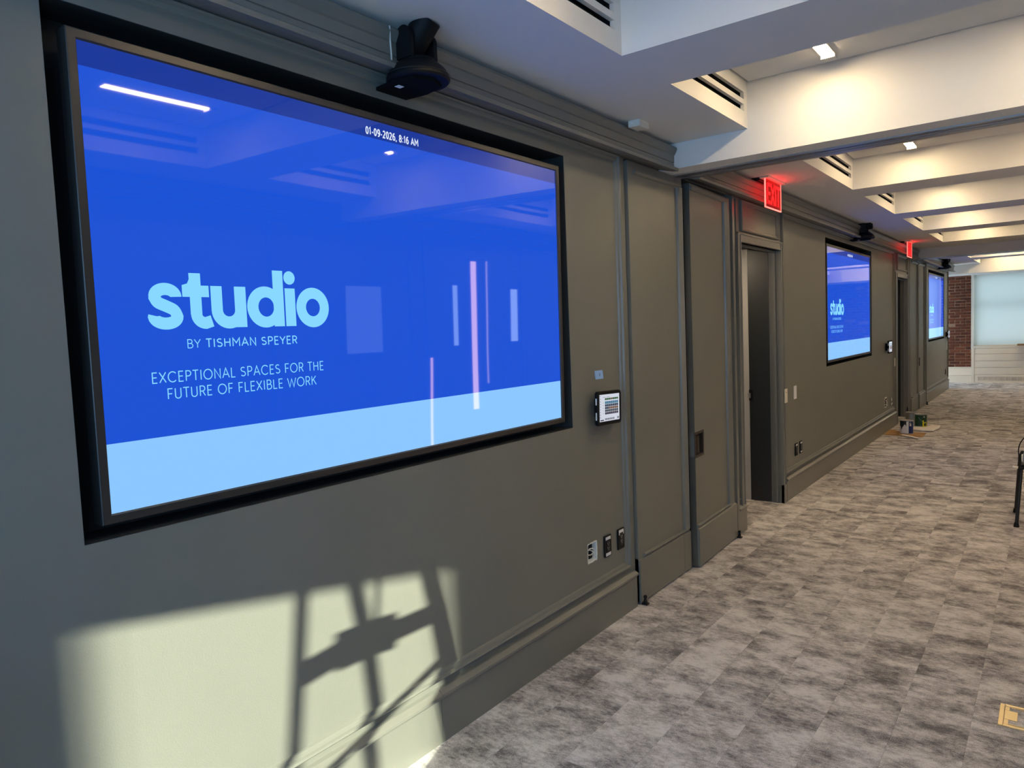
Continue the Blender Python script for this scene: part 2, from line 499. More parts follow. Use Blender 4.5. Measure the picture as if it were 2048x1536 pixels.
def stroke(mb, pts, w, x, sy=1, ox=0, oz=0, sz=1):
    """flat ribbon of width w along a 2-D polyline, on the plane x"""
    P = [Vector((ox + p[0] * sy, oz + p[1] * sz)) for p in pts]
    P = [p for i, p in enumerate(P) if i == 0 or (p - P[i - 1]).length > 1e-5]
    n = len(P)
    if n < 2: return
    closed = (P[0] - P[-1]).length < 1e-6
    dirs = [(P[i + 1] - P[i]).normalized() for i in range(n - 1)]
    vs = []
    for i in range(n):
        if closed: d0, d1 = dirs[i - 1 if i else -1], dirs[i if i < n - 1 else 0]
        else: d0, d1 = dirs[max(i - 1, 0)], dirs[min(i, n - 2)]
        t = (d0 + d1)
        t = t.normalized() if t.length > 1e-6 else d1
        nrm = Vector((-t.y, t.x))
        c = max(0.45, nrm.dot(Vector((-d1.y, d1.x))))
        o = nrm * (w / 2 / c)
        vs += [(x, P[i].x + o.x, P[i].y + o.y), (x, P[i].x - o.x, P[i].y - o.y)]
    mb.add(vs, [(2 * i, 2 * i + 1, 2 * i + 3, 2 * i + 2) for i in range(n - 1)])
def write(mb, text, x, y0, y1, z0, z1, weight):
    """text in capitals between y0..y1 and baseline z0, cap height z1"""
    gap = 0.10
    tot = sum(GLYPH[c][0] + gap for c in text) - gap
    sy = (y1 - y0) / tot
    sz = z1 - z0
    p = 0.0
    for c in text:
        wd, ps = GLYPH[c]
        for q in ps: stroke(mb, q, weight, x, sy, y0 + p * sy, z0, sz)
        p += wd + gap

def ngon(mb, pts, x): mb.add([(x, p[0], p[1]) for p in pts], [tuple(range(len(pts)))])
def annulus(mb, cy, cz, ry, rz, iy, iz, x, n=40, dcy=0, dcz=0):
    vs = [(x, p[0], p[1]) for p in arc(cy, cz, ry, rz, 0, 360, n)[:-1]] + [(x, p[0], p[1]) for p in arc(cy + dcy, cz + dcz, iy, iz, 0, 360, n)[:-1]]
    mb.add(vs, [(i, (i + 1) % n, n + (i + 1) % n, n + i) for i in range(n)])
def quad(mb, y0, y1, z0, z1, x): mb.add([(x, y0, z0), (x, y1, z0), (x, y1, z1), (x, y0, z1)], [(0, 1, 2, 3)])
def logo(mb, x):
    """heavy lower-case wordmark, coordinates on the first display"""
    mid_ = [(p[0], p[1]) for p in smooth_path([(1.0055, 1.7625, 0), (1.014, 1.7495, 0), (1.036, 1.7395, 0), (1.058, 1.7285, 0), (1.0665, 1.7135, 0)], 5)]
    stroke(mb, [(1.0655, 1.7655)] + arc(1.0355, 1.7665, .030, .0205, 4, 186, 16) + mid_ + arc(1.034, 1.7105, .0335, .0195, 0, -176, 16) + [(1.0015, 1.7125)], 0.0335, x)
    # t
    quad(mb, 1.107, 1.142, 1.715, 1.834, x); quad(mb, 1.085, 1.166, 1.766, 1.799, x)
    ngon(mb, [(1.085, 1.799), (1.107, 1.799), (1.107, 1.816), (1.101, 1.804)], x)
    stroke(mb, [(1.1245, 1.717)] + [(p[0], p[1]) for p in arc(1.152, 1.717, .0275, .026, 180, 270, 8)] + [(1.172, 1.697)], 0.034, x)
    # u
    stroke(mb, [(1.1895, 1.799), (1.1895, 1.728)] + arc(1.2275, 1.728, .038, .0365, 180, 360, 18) + [(1.2655, 1.76)], 0.036, x)
    quad(mb, 1.2475, 1.286, 1.677, 1.799, x)
    # d
    annulus(mb, 1.353, 1.738, .064, .064, .028, .030, x, dcy=.003)
    quad(mb, 1.383, 1.421, 1.677, 1.853, x)
    # i
    quad(mb, 1.4265, 1.465, 1.677, 1.798, x)
    ngon(mb, arc(1.446, 1.8315, .0215, .0215, 0, 360, 24)[:-1], x)
    # o
    annulus(mb, 1.534, 1.737, .0655, .0655, .028, .029, x)

# ------------------------------------------------------------------ room shell
RX = 3.10                 # opposite wall
Y0, Y1 = -3.70, 20.20     # near and far end walls
ZC, ZT, ZH = 2.7256, 2.98, 2.575
XA, XB = 0.552, 2.55      # coffers
RZ0, RZ1 = 1.129, 2.493
TVS = [0.0, 7.361, 14.814]

# floor: slab and carpet planks
fl = MB().box(-1.2, RX + 0.2, Y0 - 0.2, Y1 + 0.3, -0.12, -0.006).build('floor', CARPETEDGE)
struct(fl, 'heathered grey carpet plank floor running the length of the room')
pm = MB(); g = 0.0002; c = 0.0005
pm.add([(g, g, -.006), (PW - g, g, -.006), (PW - g, PL - g, -.006), (g, PL - g, -.006),
        (g, g, -c), (PW - g, g, -c), (PW - g, PL - g, -c), (g, PL - g, -c),
        (g + c, g + c, 0), (PW - g - c, g + c, 0), (PW - g - c, PL - g - c, 0), (g + c, PL - g - c, 0)],
       [(0, 1, 5, 4), (1, 2, 6, 5), (2, 3, 7, 6), (3, 0, 4, 7), (4, 5, 9, 8), (5, 6, 10, 9), (6, 7, 11, 10), (7, 4, 8, 11), (8, 9, 10, 11)])
proto = pm.build('carpet_plank', CARPET, fl)
pmesh = proto.data
first = True
rest = MB()
def in_view(x, y):
    d = Vector((x, y, 0)) - CAM
    z = d.dot(fw)
    if z < 0.1: return False
    u = 1024 + FPX * d.dot(r2) / z; v = 768 - FPX * d.dot(u2) / z
    return -150 < u < 2200 and 0 < v < 1750
for ix in range(-4, 13):
    sh = ((ix * 0.382) % 1.0) * PL
    for iy in range(-5, 23):
        x, y = ix * PW, iy * PL - sh
        if y + PL < Y0 or y > Y1 or x > RX: continue
        xm, ym = x + PW / 2, y + PL / 2
        if ix < -1 and not (5.3 < ym < 7.2 or 12 < ym < 13.6 or ym > 18.3): continue
        if any(in_view(x + a * PW, y + b * PL) for a in (0, 1) for b in (0, .5, 1)):
            if first: o = proto; first = False
            else:
                o = proto.copy(); COL.objects.link(o)
            o.location = (x, y, 0)
        else:
            rest.add([(a + x, b + y, cz) for a, b, cz in pm.v], pm.f)
ro = rest.build('carpet_plank_remainder', CARPET, fl)
ro['kind'] = 'stuff'

# left wall --------------------------------------------------------------
wl = MB()
TH = -0.14
def wall_with_recess(y0, y1, ry0, ry1):
    wl.box(TH, 0, y0, ry0, 0, ZC); wl.box(TH, 0, ry1, y1, 0, ZC)
    wl.box(TH, 0, ry0, ry1, 0, RZ0); wl.box(TH, 0, ry0, ry1, RZ1, ZC)
    wl.box(TH - .03, TH, ry0 - .05, ry1 + .05, RZ0 - .05, RZ1 + .05)
HOLE = (3.203, 3.296, 0.391, 0.493)      # opened electrical box in the first bay
# first bay, with the open electrical box cut out
y0, y1 = 0.775, 3.103
wl.box(TH, 0, Y0, y0, 0, ZC); wl.box(TH, 0, y0, y1, 0, RZ0); wl.box(TH, 0, y0, y1, RZ1, ZC)
wl.box(TH - .03, TH, y0 - .05, y1 + .05, RZ0 - .05, RZ1 + .05)
wl.box(TH, 0, y1, HOLE[0], 0, ZC); wl.box(TH, 0, HOLE[1], 3.726, 0, ZC)
wl.box(TH, 0, HOLE[0], HOLE[1], 0, HOLE[2]); wl.box(TH, 0, HOLE[0], HOLE[1], HOLE[3], ZC)
# partition pocket behind the first pair of doors
wl.box(-.62, -.58, 3.5, 5.5, 0, ZC); wl.box(-.62, TH, 3.66, 3.726, 0, ZC)
wl.box(TH, 0, 3.726, 5.335, 2.58, ZC)
wl.box(-.62, 0, 5.335, 5.40, 0, ZC)
wl.box(TH, -.022, 5.40, 5.462, 0.26, 2.575); wl.box(TH, 0, 5.40, 5.462, 2.575, ZC); wl.box(TH, 0, 5.40, 5.462, 0, 0.26)
wl.box(TH, 0, 5.462, 5.55, 0, ZC)
wl.box(TH, 0, 5.55, 6.535, 2.25, ZC)
wall_with_recess(6.535, 12.25, 0.775 + TVS[1], 3.103 + TVS[1])
wl.box(TH, 0, 12.25, 13.17, 2.225, ZC)
wl.box(-.62, 0, 13.17, 13.30, 0, ZC); wl.box(TH, -.02, 13.30, 13.35, 0, ZC); wl.box(-.62, 0, 13.35, 13.43, 0, ZC)
wl.box(-.62, -.58, 13.0, 15.2, 0, ZC); wl.box(TH, 0, 13.43, 15.12, 2.58, ZC)
wall_with_recess(15.12, 18.62, 0.775 + TVS[2], 3.103 + TVS[2])
wl.box(-.9, TH, 18.50, 18.62, 0, ZC)
wall = struct(wl.build('wall_left', PAINT), 'dark green-grey panelled wall with recessed displays')
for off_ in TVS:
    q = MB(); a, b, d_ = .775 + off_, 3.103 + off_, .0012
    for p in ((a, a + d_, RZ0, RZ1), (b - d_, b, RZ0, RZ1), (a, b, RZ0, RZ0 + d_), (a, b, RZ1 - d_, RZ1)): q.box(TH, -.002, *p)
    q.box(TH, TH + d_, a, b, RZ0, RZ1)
    q.build('recess_shade_lining', RECESS, wall)  # thin liners carry the painted shade inside each display recess
# plaster and wiring seen in the opened box
# mouldings on the wall
PROF = [(0, 0), (0, .020), (.006, .025), (.012, .022), (.016, .013), (.024, .011), (.030, .008), (.034, 0)]
def moulding(y0, y1, z0, z1, x=0.0, name='panel_moulding', parent=None, prof=PROF):
    return MB().ring(y0, y1, z0, z1, prof, x).build(name, PAINT_T, parent or wall, smooth=False)
moulding(-2.6, 3.643, .252, 2.581)
moulding(6.605, 12.03, .252, 2.581)
moulding(15.24, 18.45, .252, 2.581)
moulding(5.575, 6.50, 2.335, 2.572)
moulding(12.27, 13.15, 2.335, 2.572)
# joint in the first bay's lower wall, a hair line in the baseboard, is left to the boards below

BB = [(0, 0), (.024, 0), (.024, .176), (.028, .184), (.036, .190), (.036, .200), (.014, .214), (0, .219)]
def baseboard(y0, y1, name='baseboard_left'):
    return struct(MB().prism(BB, y0, y1).build(name, PAINT_T), 'dark green-grey capped baseboard along the panelled wall')
baseboard(Y0, 2.02); baseboard(2.022, 3.70); baseboard(5.39, 5.565); baseboard(6.62, 12.10); baseboard(15.19, 18.55)

CORN = [(0, 2.586), (.09, 2.563), (.128, 2.558), (.130, 2.575), (.108, 2.588), (.101, 2.592), (.101, 2.606), (.097, 2.608), (.097, 2.612), (.102, 2.614), (.102, 2.655), (.108, 2.660), (.122, 2.686), (.122, 2.698), (.078, ZC), (0, ZC)]
for i, (a, b) in enumerate([(Y0, 4.184), (4.50, 13.68), (14.02, 18.66)]):
    struct(MB().prism(CORN, a, b).build('trim_%d' % (i + 1), PAINT_T), 'dark green-grey cornice between panelled wall and ceiling')

# pocket doors -----------------------------------------------------------
def strip_y(mb, y0, y1, z0, z1, x, hgt=.012):
    zc = (z0 + z1) / 2
    mb.prism([(x, z0), (x + hgt * .5, z0 + .003), (x + hgt * .7, zc - .004), (x + hgt, zc + .002), (x + hgt, z1 - .004), (x, z1)], y0, y1)
def strip_z(mb, z0, z1, y0, y1, x, hgt=.012):
    yc = (y0 + y1) / 2
    mb.prism([(x, y0), (x + hgt * .5, y0 + .003), (x + hgt * .8, yc), (x + hgt, y1 - .006), (x + hgt * .8, y1 - .002), (x, y1)], z0, z1, 'z')
PLINTH = [(-.02, .0), (.030, .0), (.030, .255), (.026, .262), (.015, .27), (-.02, .27)]
def pocket_door(name, y0, ya, yb, first):
    """first leaf: flush panel and the narrow meeting stile beside it"""
    d = empty(name, (0, y0, 0))
    L = ya - y0
    MB().cbox(-.03, .02, 0, L - .002, .012, 2.572, .002).build('leaf', PAINT, d)
    MB().cbox(-.03, .020, L + .002, yb - y0, .012, 2.572, .002).build('meeting_stile', PAINT, d)
    p = MB(); p.prism([(a, b + .012 if b == 0 else b) for a, b in PLINTH], .0, L - .002); p.prism([(a, b + .012 if b == 0 else b) for a, b in PLINTH], L + .002, yb - y0)
    p.build('plinth', PAINT_T, d)
    m = MB()
    strip_y(m, .062, yb - y0 - .035, 2.500, 2.527, .020, .018); strip_y(m, .062, yb - y0 - .035, .268, .292, .020, .016)
    strip_z(m, .29, 2.502, L + .022, L + .072, .020, .024)
    m.build('moulding', PAINT_T, d)
    return struct(d, first)
pocket_door('door_1', 3.735, 4.357, 4.468, 'flat dark pocket door next to the first display bay, no handle')
pocket_door('door_4', 13.45, 14.07, 14.17, 'narrow dark pocket door beside the second doorway, left of its pair')

def pull_door(name, yr, L, ang, label):
    """leaf hinged at yr, running towards -y, standing slightly ajar"""
    d = empty(name, (0.006, yr, 0), ang)
    py0, py1, pz0, pz1 = -.812, -.66, .757, .905
    lf = MB()
    lf.box(-.03, .012, -L, py0, .012, 2.545); lf.box(-.03, .012, py1, 0, .012, 2.545)
    lf.box(-.03, .012, py0, py1, .012, pz0); lf.box(-.03, .012, py0, py1, pz1, 2.545)
    lf.box(-.03, -.022, py0, py1, pz0, pz1)
    lf.build('leaf', PAINT, d)
    MB().prism([(a, b + .012 if b == 0 else b) for a, b in PLINTH], -L, 0).build('plinth', PAINT_T, d)
    m = MB()
    strip_y(m, -L, -.10, 2.500, 2.527, .012, .018); strip_y(m, -L, -.10, .27, .295, .012, .016)
    strip_z(m, .29, 2.502, -.155, -.105, .012, .024)
    m.build('moulding', PAINT_T, d)
    pu = empty('flush_pull', (0, 0, 0)); pu.parent = d
    MB().ring(py0 - .012, py1 + .012, pz0 - .012, pz1 + .012, [(0, 0), (0, .003), (.016, .003), (.018, 0), (.018, -.03)], .012).build('pull_plate', BRONZE, pu)
    gr = MB()
    N = 10
    poly = [(-.018, py0 + .018)]
    for i in range(N + 1):
        t = i / N
        poly.append((-.018 + .034 * math.sin(math.pi * (0.15 + 0.75 * t)), py0 + .022 + .085 * t))
    poly.append((-.018, py0 + .112))
    gr.prism(poly, pz0 + .016, pz1 - .016, 'z')
    gr.build('grip', BRONZE, pu, smooth=True)
    return struct(d, label)
pull_door('door_2', 5.318, 0.808, 0.045, 'dark pocket door standing slightly ajar, with bronze flush pull')
d5 = pull_door('door_5', 15.02, 0.80, 0.010, 'dark pocket door with flush pull beside the third display bay')
def floor_pivot(x, y, label):
    o = empty('floor_pivot', (x, y, 0))
    MB().cbox(-.018, .018, -.016, .016, 0, .012, .002).build('foot_plate', BLKMT, o)
    MB().lathe([(0, .012), (.011, .012), (.011, .03), (.008, .032), (.008, .04), (.011, .042), (.011, .052), (.004, .058), (0, .058)], (0, 0, 0), n=14).build('pin', BLKMT, o, smooth=True)
    tag(o, label, 'door pivot')
floor_pivot(.050, 3.748, 'small black floor pivot at the foot of the flat pocket door')
floor_pivot(.050, 5.318, 'small black floor pivot at the ajar pocket door below the flush pull')
floor_pivot(.050, 15.06, 'tiny black floor pivot beside the far third display bay')
# posts between doors and openings
po = MB()
po.box(0, .030, 5.345, 5.388, 0, 2.572); po.box(0, .03, 15.125, 15.18, 0, 2.572); po.box(0, .018, 13.22, 13.27, .22, 2.572); po.box(0, .018, 13.36, 13.42, 0, 2.572)
struct(po.build('trim_4', PAINT_T), 'dark post trims between pocket doors and doorways')
np_ = MB().ring(5.395, 5.478, .262, 2.575, [(0, 0), (0, .012), (.006, .012), (.010, -.02)], 0).build('panel_moulding', PAINT_T, wall)

# doorways ---------------------------------------------------------------
def doorway(n, y0, y1, zh, cw0, cw1, slab):
    """n: the open doorway, cased, with a deep return, a dark leaf folded back and a pale wall beyond"""
    d = struct(empty('door_%d' % n, (0, y0, 0)), 'open dark doorway in the panelled wall, below the lit exit sign')
    w = y1 - y0
    ca = MB()
    CP = [(0, .0), (.020, 0), (.020, .010), (.012, .014), (.012, -1)]
    for a, b in ((-cw0, 0), (w, w + cw1)):
        ca.box(0, .018, a, b, .0, zh + .07)
        ca.box(.018, .023, a, a + .014, .0, zh + .07); ca.box(.018, .023, b - .012, b, 0, zh + .07)
    ca.box(0, .018, 0, w, zh, zh + .07); ca.box(.018, .023, -cw0, w + cw1, zh + .056, zh + .07); ca.box(.018, .022, 0, w, zh, zh + .012)
    ca.build('casing', PAINT_T, d)
    MB().box(0, .026, w, w + cw1, 0, .165).build('plinth_block', PAINT_T, d)
    j = MB()
    j.box(-.09, 0, w, w + .02, 0, zh); j.box(-.045, -.03, w - .012, w, 0, zh)
    j.box(-.14, 0, -.02, 0, 0, zh); j.box(-.14, 0, 0, w, zh, zh + .02); j.box(-.05, -.035, 0, w, zh - .02, zh)
    j.build('jamb', PAINT_T, d)
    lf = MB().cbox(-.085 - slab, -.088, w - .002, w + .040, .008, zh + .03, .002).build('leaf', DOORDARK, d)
    la = MB().box(-.085 - slab - .003, -.085 - slab + .035, w - .005, w, .92, 1.02)
    la.build('latch_plate', BLKMT, d)
    MB().box(-.085 - slab - .012, -.085 - slab + .012, w - .014, w - .004, .945, .99).build('latch_bolt', STEEL, d)
    b = MB()
    b.box(-1.1, -.09 - slab, w + .02, w + .06, 0, 2.5)
    b.build('corridor_wall', PALE, d)
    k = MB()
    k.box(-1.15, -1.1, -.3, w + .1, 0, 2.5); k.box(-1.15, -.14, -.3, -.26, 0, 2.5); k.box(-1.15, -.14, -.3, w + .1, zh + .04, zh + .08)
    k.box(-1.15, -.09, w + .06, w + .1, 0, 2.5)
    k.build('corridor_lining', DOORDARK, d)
    return d
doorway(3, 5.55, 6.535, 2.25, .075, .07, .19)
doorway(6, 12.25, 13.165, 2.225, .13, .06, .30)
# lamp in the first corridor (warm light on the carpet at the threshold)
cl = empty('corridor_light', (-.62, 5.75, 2.27))
MB().lathe([(0, 0), (.05, 0), (.055, .004), (.055, .02), (0, .02)], (0, 0, 0), n=20).build('housing', TRIMW, cl)
MB().lathe([(0, -.012), (.046, -.012), (.046, 0)], (0, 0, 0), n=20).build('diffuser', mat('corridor_diffuser', (.9, .9, .9), .5, emit=(1, .80, .55), es=380), cl)
tag(cl, 'small round ceiling light inside the first dark doorway', 'ceiling light')

# far end wall -----------------------------------------------------------
we = MB()
we.box(-1.2, .305, Y1, Y1 + .25, 0, 2.75); we.box(1.86, RX + .2, Y1, Y1 + .25, 0, 2.75)
we.box(.305, 1.86, Y1 + .02, Y1 + .25, 0, .80); we.box(.305, 1.86, Y1, Y1 + .25, 2.57, 2.75)
far = struct(we.build('wall_far', MORTAR), 'exposed brick piers at the far end of the room')
bl = MB().cbox(0, .205, -.018, .018, 0, .056, .006)
bw = bl.build('brick', BRICK, far)
hw = MB().cbox(0, .098, -.018, .018, 0, .056, .006).build('brick', BRICK, far)
used = [False, False]
def put(src, k, x, z, w=None):
    o = src
    if used[k]: o = src.copy(); COL.objects.link(o)
    used[k] = True
    o.location = (x, Y1 + .004 + random.uniform(-.004, .003), z)
    o.rotation_euler = (0, random.uniform(-.012, .012), random.uniform(-.01, .01))
    o.scale = ((w or 1), 1, random.uniform(.88, 1.04))
for px0, px1 in ((-.62, .30), (1.875, RX - .01)):
    z = .378; r = 0
    while z < 2.55:
        if r % 6 == 3:
            x = px1 - .105
            while x > px0 - .05:
                if random.random() > .04: put(hw, 1, x, z, random.uniform(.9, 1.02))
                x -= .111
        else:
            x = px1 - (.215 if r % 2 else .105)
            if r % 2 == 0: put(hw, 1, x, z)
            x = x if r % 2 else x - .217
            while x > px0 - .1:
                if random.random() > .03: put(bw, 0, x, z, random.uniform(.94, 1.01))
                x -= .217
        z += .0688; r += 1
bf = MB()
BF = [(0, 0), (-.022, 0), (-.022, .170), (-.034, .178), (-.034, .190), (-.012, .196), (-.012, .352), (-.026, .362), (-.026, .374), (0, .378)]
for a, b in ((-.62, .305), (1.86, RX)): bf.prism([(Y1 + q, z) for q, z in BF], a, b, 'x')
struct(bf.build('baseboard_far', CREAM), 'tall off-white double baseboard below the brick')
# window with roller blind above the convector cover
wi = struct(empty('window_1', (0, Y1, 0)), 'wide far window behind a pale roller blind')
f = MB()
f.box(.300, .342, -.03, .16, .80, 2.575); f.box(1.825, 1.86, -.03, .16, .80, 2.575)
f.build('window_casing', TRIMW, wi)
f = MB()
for a, b in ((.342, .40), (1.76, 1.825)): f.box(a, b, .14, .18, .87, 2.57)
f.box(.342, 1.825, .14, .18, .87, .93); f.box(.342, 1.825, .14, .18, 2.50, 2.57); f.box(.342, 1.825, .13, .18, 1.80, 1.86)
f.build('sash', CREAM, wi)
f = MB(); quad2 = f.add([(.36, .19, .88), (1.81, .19, .88), (1.81, .19, 2.56), (.36, .19, 2.56)], [(0, 1, 2, 3)])
f.build('pane', FARP, wi)
MB().box(.348, 1.82, .030, .0315, .885, 2.575).build('roller_blind', BLIND, wi)
MB().cbox(.348, 1.82, .022, .040, .868, .888, .004).build('blind_hem_bar', CREAM, wi)
MB().cbox(.31, 1.85, -.050, .10, .812, .866, .004).build('window_stool', CREAM, wi)
cv = empty('convector_cover', (0, Y1, 0))
f = MB(); f.box(.308, .366, -.05, .02, 0, .812); f.box(1.80, 1.855, -.05, .02, 0, .812); f.box(.366, 1.80, -.03, .0, 0, .05); f.box(.366, 1.80, -.02, .02, .03, .80)
f.build('frame', CREAM, cv)
zz = [.812, .680, .518, .360, .198]
for a, b in zip(zz[1:], zz[:-1]):
    MB().cbox(.366, 1.80, -.042, -.018, a + .003, b - .003, .003).build('board', CREAM, cv)
f = MB().box(.366, 1.80, -.042, -.018, .141, .195); f.box(.366, 1.80, -.042, -.018, .0, .051)
for k in range(13): f.box(.366 if k == 0 else .446 + .109 * k - .0115 - .109 + .103, .446 + .109 * k, -.042, -.018, .051, .141)
f.build('grille_rail', CREAM, cv)
for k in range(12):
    x = .449 + .109 * k
    q = MB()
    for i in range(7): q.box(x, x + .098, -.034, -.028, .055 + i * .0125, .061 + i * .0125)
    for i in range(6): q.box(x + .006 + i * .016, x + .010 + i * .016, -.032, -.028, .051, .141)
    q.build('grille', CREAM, cv)
tag(cv, 'off-white boarded convector cover with vent grille under the far window', 'radiator cover')
t = empty('wooden_board', (1.2, Y1 - .16, .870))
MB().cbox(0, .60, -.12, .16, 0, .035, .004).build('board_top', WOOD, t)
MB().cbox(.02, .58, .02, .12, -.003, .002, .001).build('cleat', WOOD, t)
tag(t, 'light wooden board lying on the far window stool', 'board')

# opposite and near walls (seen only in reflections) ---------------------------
ow = MB().box(RX, RX + .2, Y0 - .2, Y1 + .25, 0, 3.06)
owall = struct(ow.build('wall_right', PAINT), 'dark green-grey opposite wall')
struct(MB().prism([(RX - a, b) for a, b in CORN], Y0, Y1).build('trim_5', PAINT_T), 'dark cornice of the opposite wall')
struct(MB().prism([(RX - a, b) for a, b in BB], Y0, Y1).build('baseboard_right', PAINT_T), 'dark baseboard of the opposite wall')
for k, (a, b) in enumerate([(3.5, 5.1), (5.3, 6.6), (6.9, 9.6), (9.9, 12.4), (12.7, 15.0), (15.3, 19.0)]):
    MB().ring(a, b, .30, 2.54, [(0, 0), (0, -.014), (.012, -.016), (.034, 0)], RX).build('panel_moulding', PAINT_T, owall)
SL_ = [(6.03, 6.13, .72, 2.33, (1.0, .62, .50), 9.0), (5.34, 5.388, .30, 1.33, (1.0, .60, .45), 8.0), (6.28, 6.312, .99, 2.34, (1.0, .75, .70), 4.0), (5.73, 5.81, 1.44, 2.07, (.62, .85, 1.0), 4.5), (6.69, 6.83, 1.45, 2.05, (.65, .86, 1.0), 4.5), (4.29, 4.70, 1.42, 2.02, (.55, .75, 1.0), 1.3)]  # added glowing panes standing in for bright streaks reflected in the screen
for k, (a, b, z0_, z1_, c_, e_) in enumerate(SL_):
    w_ = struct(empty('window_%d' % (k + 4), (RX, 0, 0)), 'added glowing strip in the opposite wall, seen as a reflected streak')
    MB().ring(a - .03, b + .03, z0_ - .03, z1_ + .03, [(0, 0), (0, -.012), (.03, -.012), (.03, -.002)], 0).build('window_casing', PAINT_T, w_)
    MB().add([(-.004, a, z0_), (-.004, b, z0_), (-.004, b, z1_), (-.004, a, z1_)], [(0, 1, 2, 3)]).build('pane', mat('streak_glow_pane', (.1, .1, .1), .1, emit=c_, es=e_), w_)
wn = MB()
SO0, SO1, SZ0, SZ1 = 1.485, 1.952, .845, 1.705       # the strip of window the blind leaves open
wn.box(-.2, .35, Y0 - .2, Y0, 0, 3.06); wn.box(2.75, RX + .2, Y0 - .2, Y0, 0, 3.06)
wn.box(.35, 2.75, Y0 - .2, Y0, 0, SZ0); wn.box(.35, 2.75, Y0 - .2, Y0, 2.57, 3.06)
near = struct(wn.build('wall_near', MORTAR), 'end wall behind the camera')
w2 = struct(empty('window_2', (0, Y0, 0)), 'window behind the camera with partly raised blind')
f = MB()
f.add([(.35, 0, SZ0), (SO0, 0, SZ0), (SO0, 0, 2.57), (.35, 0, 2.57)], [(0, 1, 2, 3)])
f.add([(SO1, 0, SZ0), (2.75, 0, SZ0), (2.75, 0, 2.57), (SO1, 0, 2.57)], [(0, 1, 2, 3)])
f.add([(SO0, 0, SZ1), (SO1, 0, SZ1), (SO1, 0, 2.57), (SO0, 0, 2.57)], [(0, 1, 2, 3)])
f.build('pane', SKYP, w2)
f = MB()
f.box(SO0 - .04, SO0, -.06, -.02, SZ0, 2.57); f.box(SO1, SO1 + .04, -.06, -.02, SZ0, 2.57)
f.box(SO0 + .030, SO0 + .034, -.062, -.060, SZ0, SZ1); f.box(SO0 + .012, SO0 + .017, -.062, -.060, SZ0, SZ1); f.box(SO1 - .02, SO1 - .016, -.062, -.060, SZ0, SZ1)
f.box(.35, SO0 - .04, -.06, -.02, SZ0, 2.57); f.box(SO1 + .04, 2.75, -.06, -.02, SZ0, 2.57); f.box(SO0, SO1, -.06, -.02, SZ1, 2.57)
f.build('sash', TRIMW, w2)
w3 = struct(empty('window_3', (RX, 0, 0)), 'added glowing fill window in the opposite wall, unseen behind the camera')
f = MB(); f.add([(-.01, -3.2, .90), (-.01, -.75, .90), (-.01, -.75, 2.45), (-.01, -3.2, 2.45)], [(0, 1, 2, 3)])  # added unseen glowing pane, cool fill for the left wall
f.build('pane', SKYP, w3)
f = MB().ring(-3.28, -.67, .82, 2.53, [(0, 0), (0, -.03), (.08, -.03), (.08, -.01)], 0); f.box(-.03, -.012, -2.02, -1.94, .9, 2.45); f.box(-.03, -.012, -3.2, -.75, 1.62, 1.68)
f.build('window_casing', TRIMW, w3)

# ceiling ----------------------------------------------------------------
CO = [(-2.83, -1.32, 0), (-.82, .69, 0), (1.19, 2.702, 1), (3.163, 4.184, 1), (5.287, 6.795, 1), (7.259, 8.767, 1), (9.271, 10.780, 1), (11.283, 12.792, 1), (14.25, 15.15, 0), (15.62, 17.0, 1), (17.50, 19.13, 1)]
cb = MB()
cb.box(-1.2, RX + .3, Y0 - .2, Y1 + .3, 3.05, 3.12)
cb.box(-1.2, XA - .02, Y0 - .2, Y1, ZC, ZC + .02); cb.box(XB + .02, RX + .2, Y0 - .2, Y1, ZC, ZC + .02)
prev = Y0 - .2
SL = [(ZC, 2.812), (2.916, ZT + .05)]
def side(x0, x1, a, b):
    s0, s1 = a + .06, b - .055
    cb.box(x0, x1, a, b, ZC, 2.812); cb.box(x0, x1, a, b, 2.916, 3.05)
    cb.box(x0, x1, a, s0, 2.812, 2.916); cb.box(x0, x1, s1, b, 2.812, 2.916)
    return s0, s1
slats = []
for a, b, li in CO:
    cb.box(XA - .02, XB + .02, prev, a, ZC, 3.05)
    s0, s1 = side(XA - .02, XA, a, b); side(XB, XB + .02, a, b)
    slats.append((s0, s1))
    prev = b
cb.box(XA - .02, XB + .02, prev, Y1, ZC, 3.05)
ceil = struct(cb.build('ceiling', WHITE), 'white coffered ceiling')
for (a, b, li), (s0, s1) in zip(CO, slats):
    MB().box(XA + .014, XB - .014, a + .002, b - .014, ZT, ZT + .03).build('coffer_panel', WHITE, ceil)
    for x0, x1 in ((XA - .02, XA), (XB, XB + .02)):
        MB().box(x0, x1, s0, s1, 2.849, 2.877).build('vent_slat', WHITE, ceil)
        xi, xo = (XA - .007, x0 - .10) if x0 < 1 else (XB + .007, x1 + .10)
        q = MB()
        a0, a1, b0, b1 = s0 - .002, s1 + .002, 2.810, 2.918
        q.add([(xi, a0, b0), (xi, a1, b0), (xi, a1, b1), (xi, a0, b1), (xo, a0, b0), (xo, a1, b0), (xo, a1, b1), (xo, a0, b1)],
              [(0, 1, 5, 4), (1, 2, 6, 5), (2, 3, 7, 6), (3, 0, 4, 7), (4, 5, 6, 7)])
        q.box(min(xi, xo) + .02, max(xi, xo) - .03, s0 + .1, s1 - .1, 2.845, 2.849)
        q.build('vent_throat', VOID, ceil)
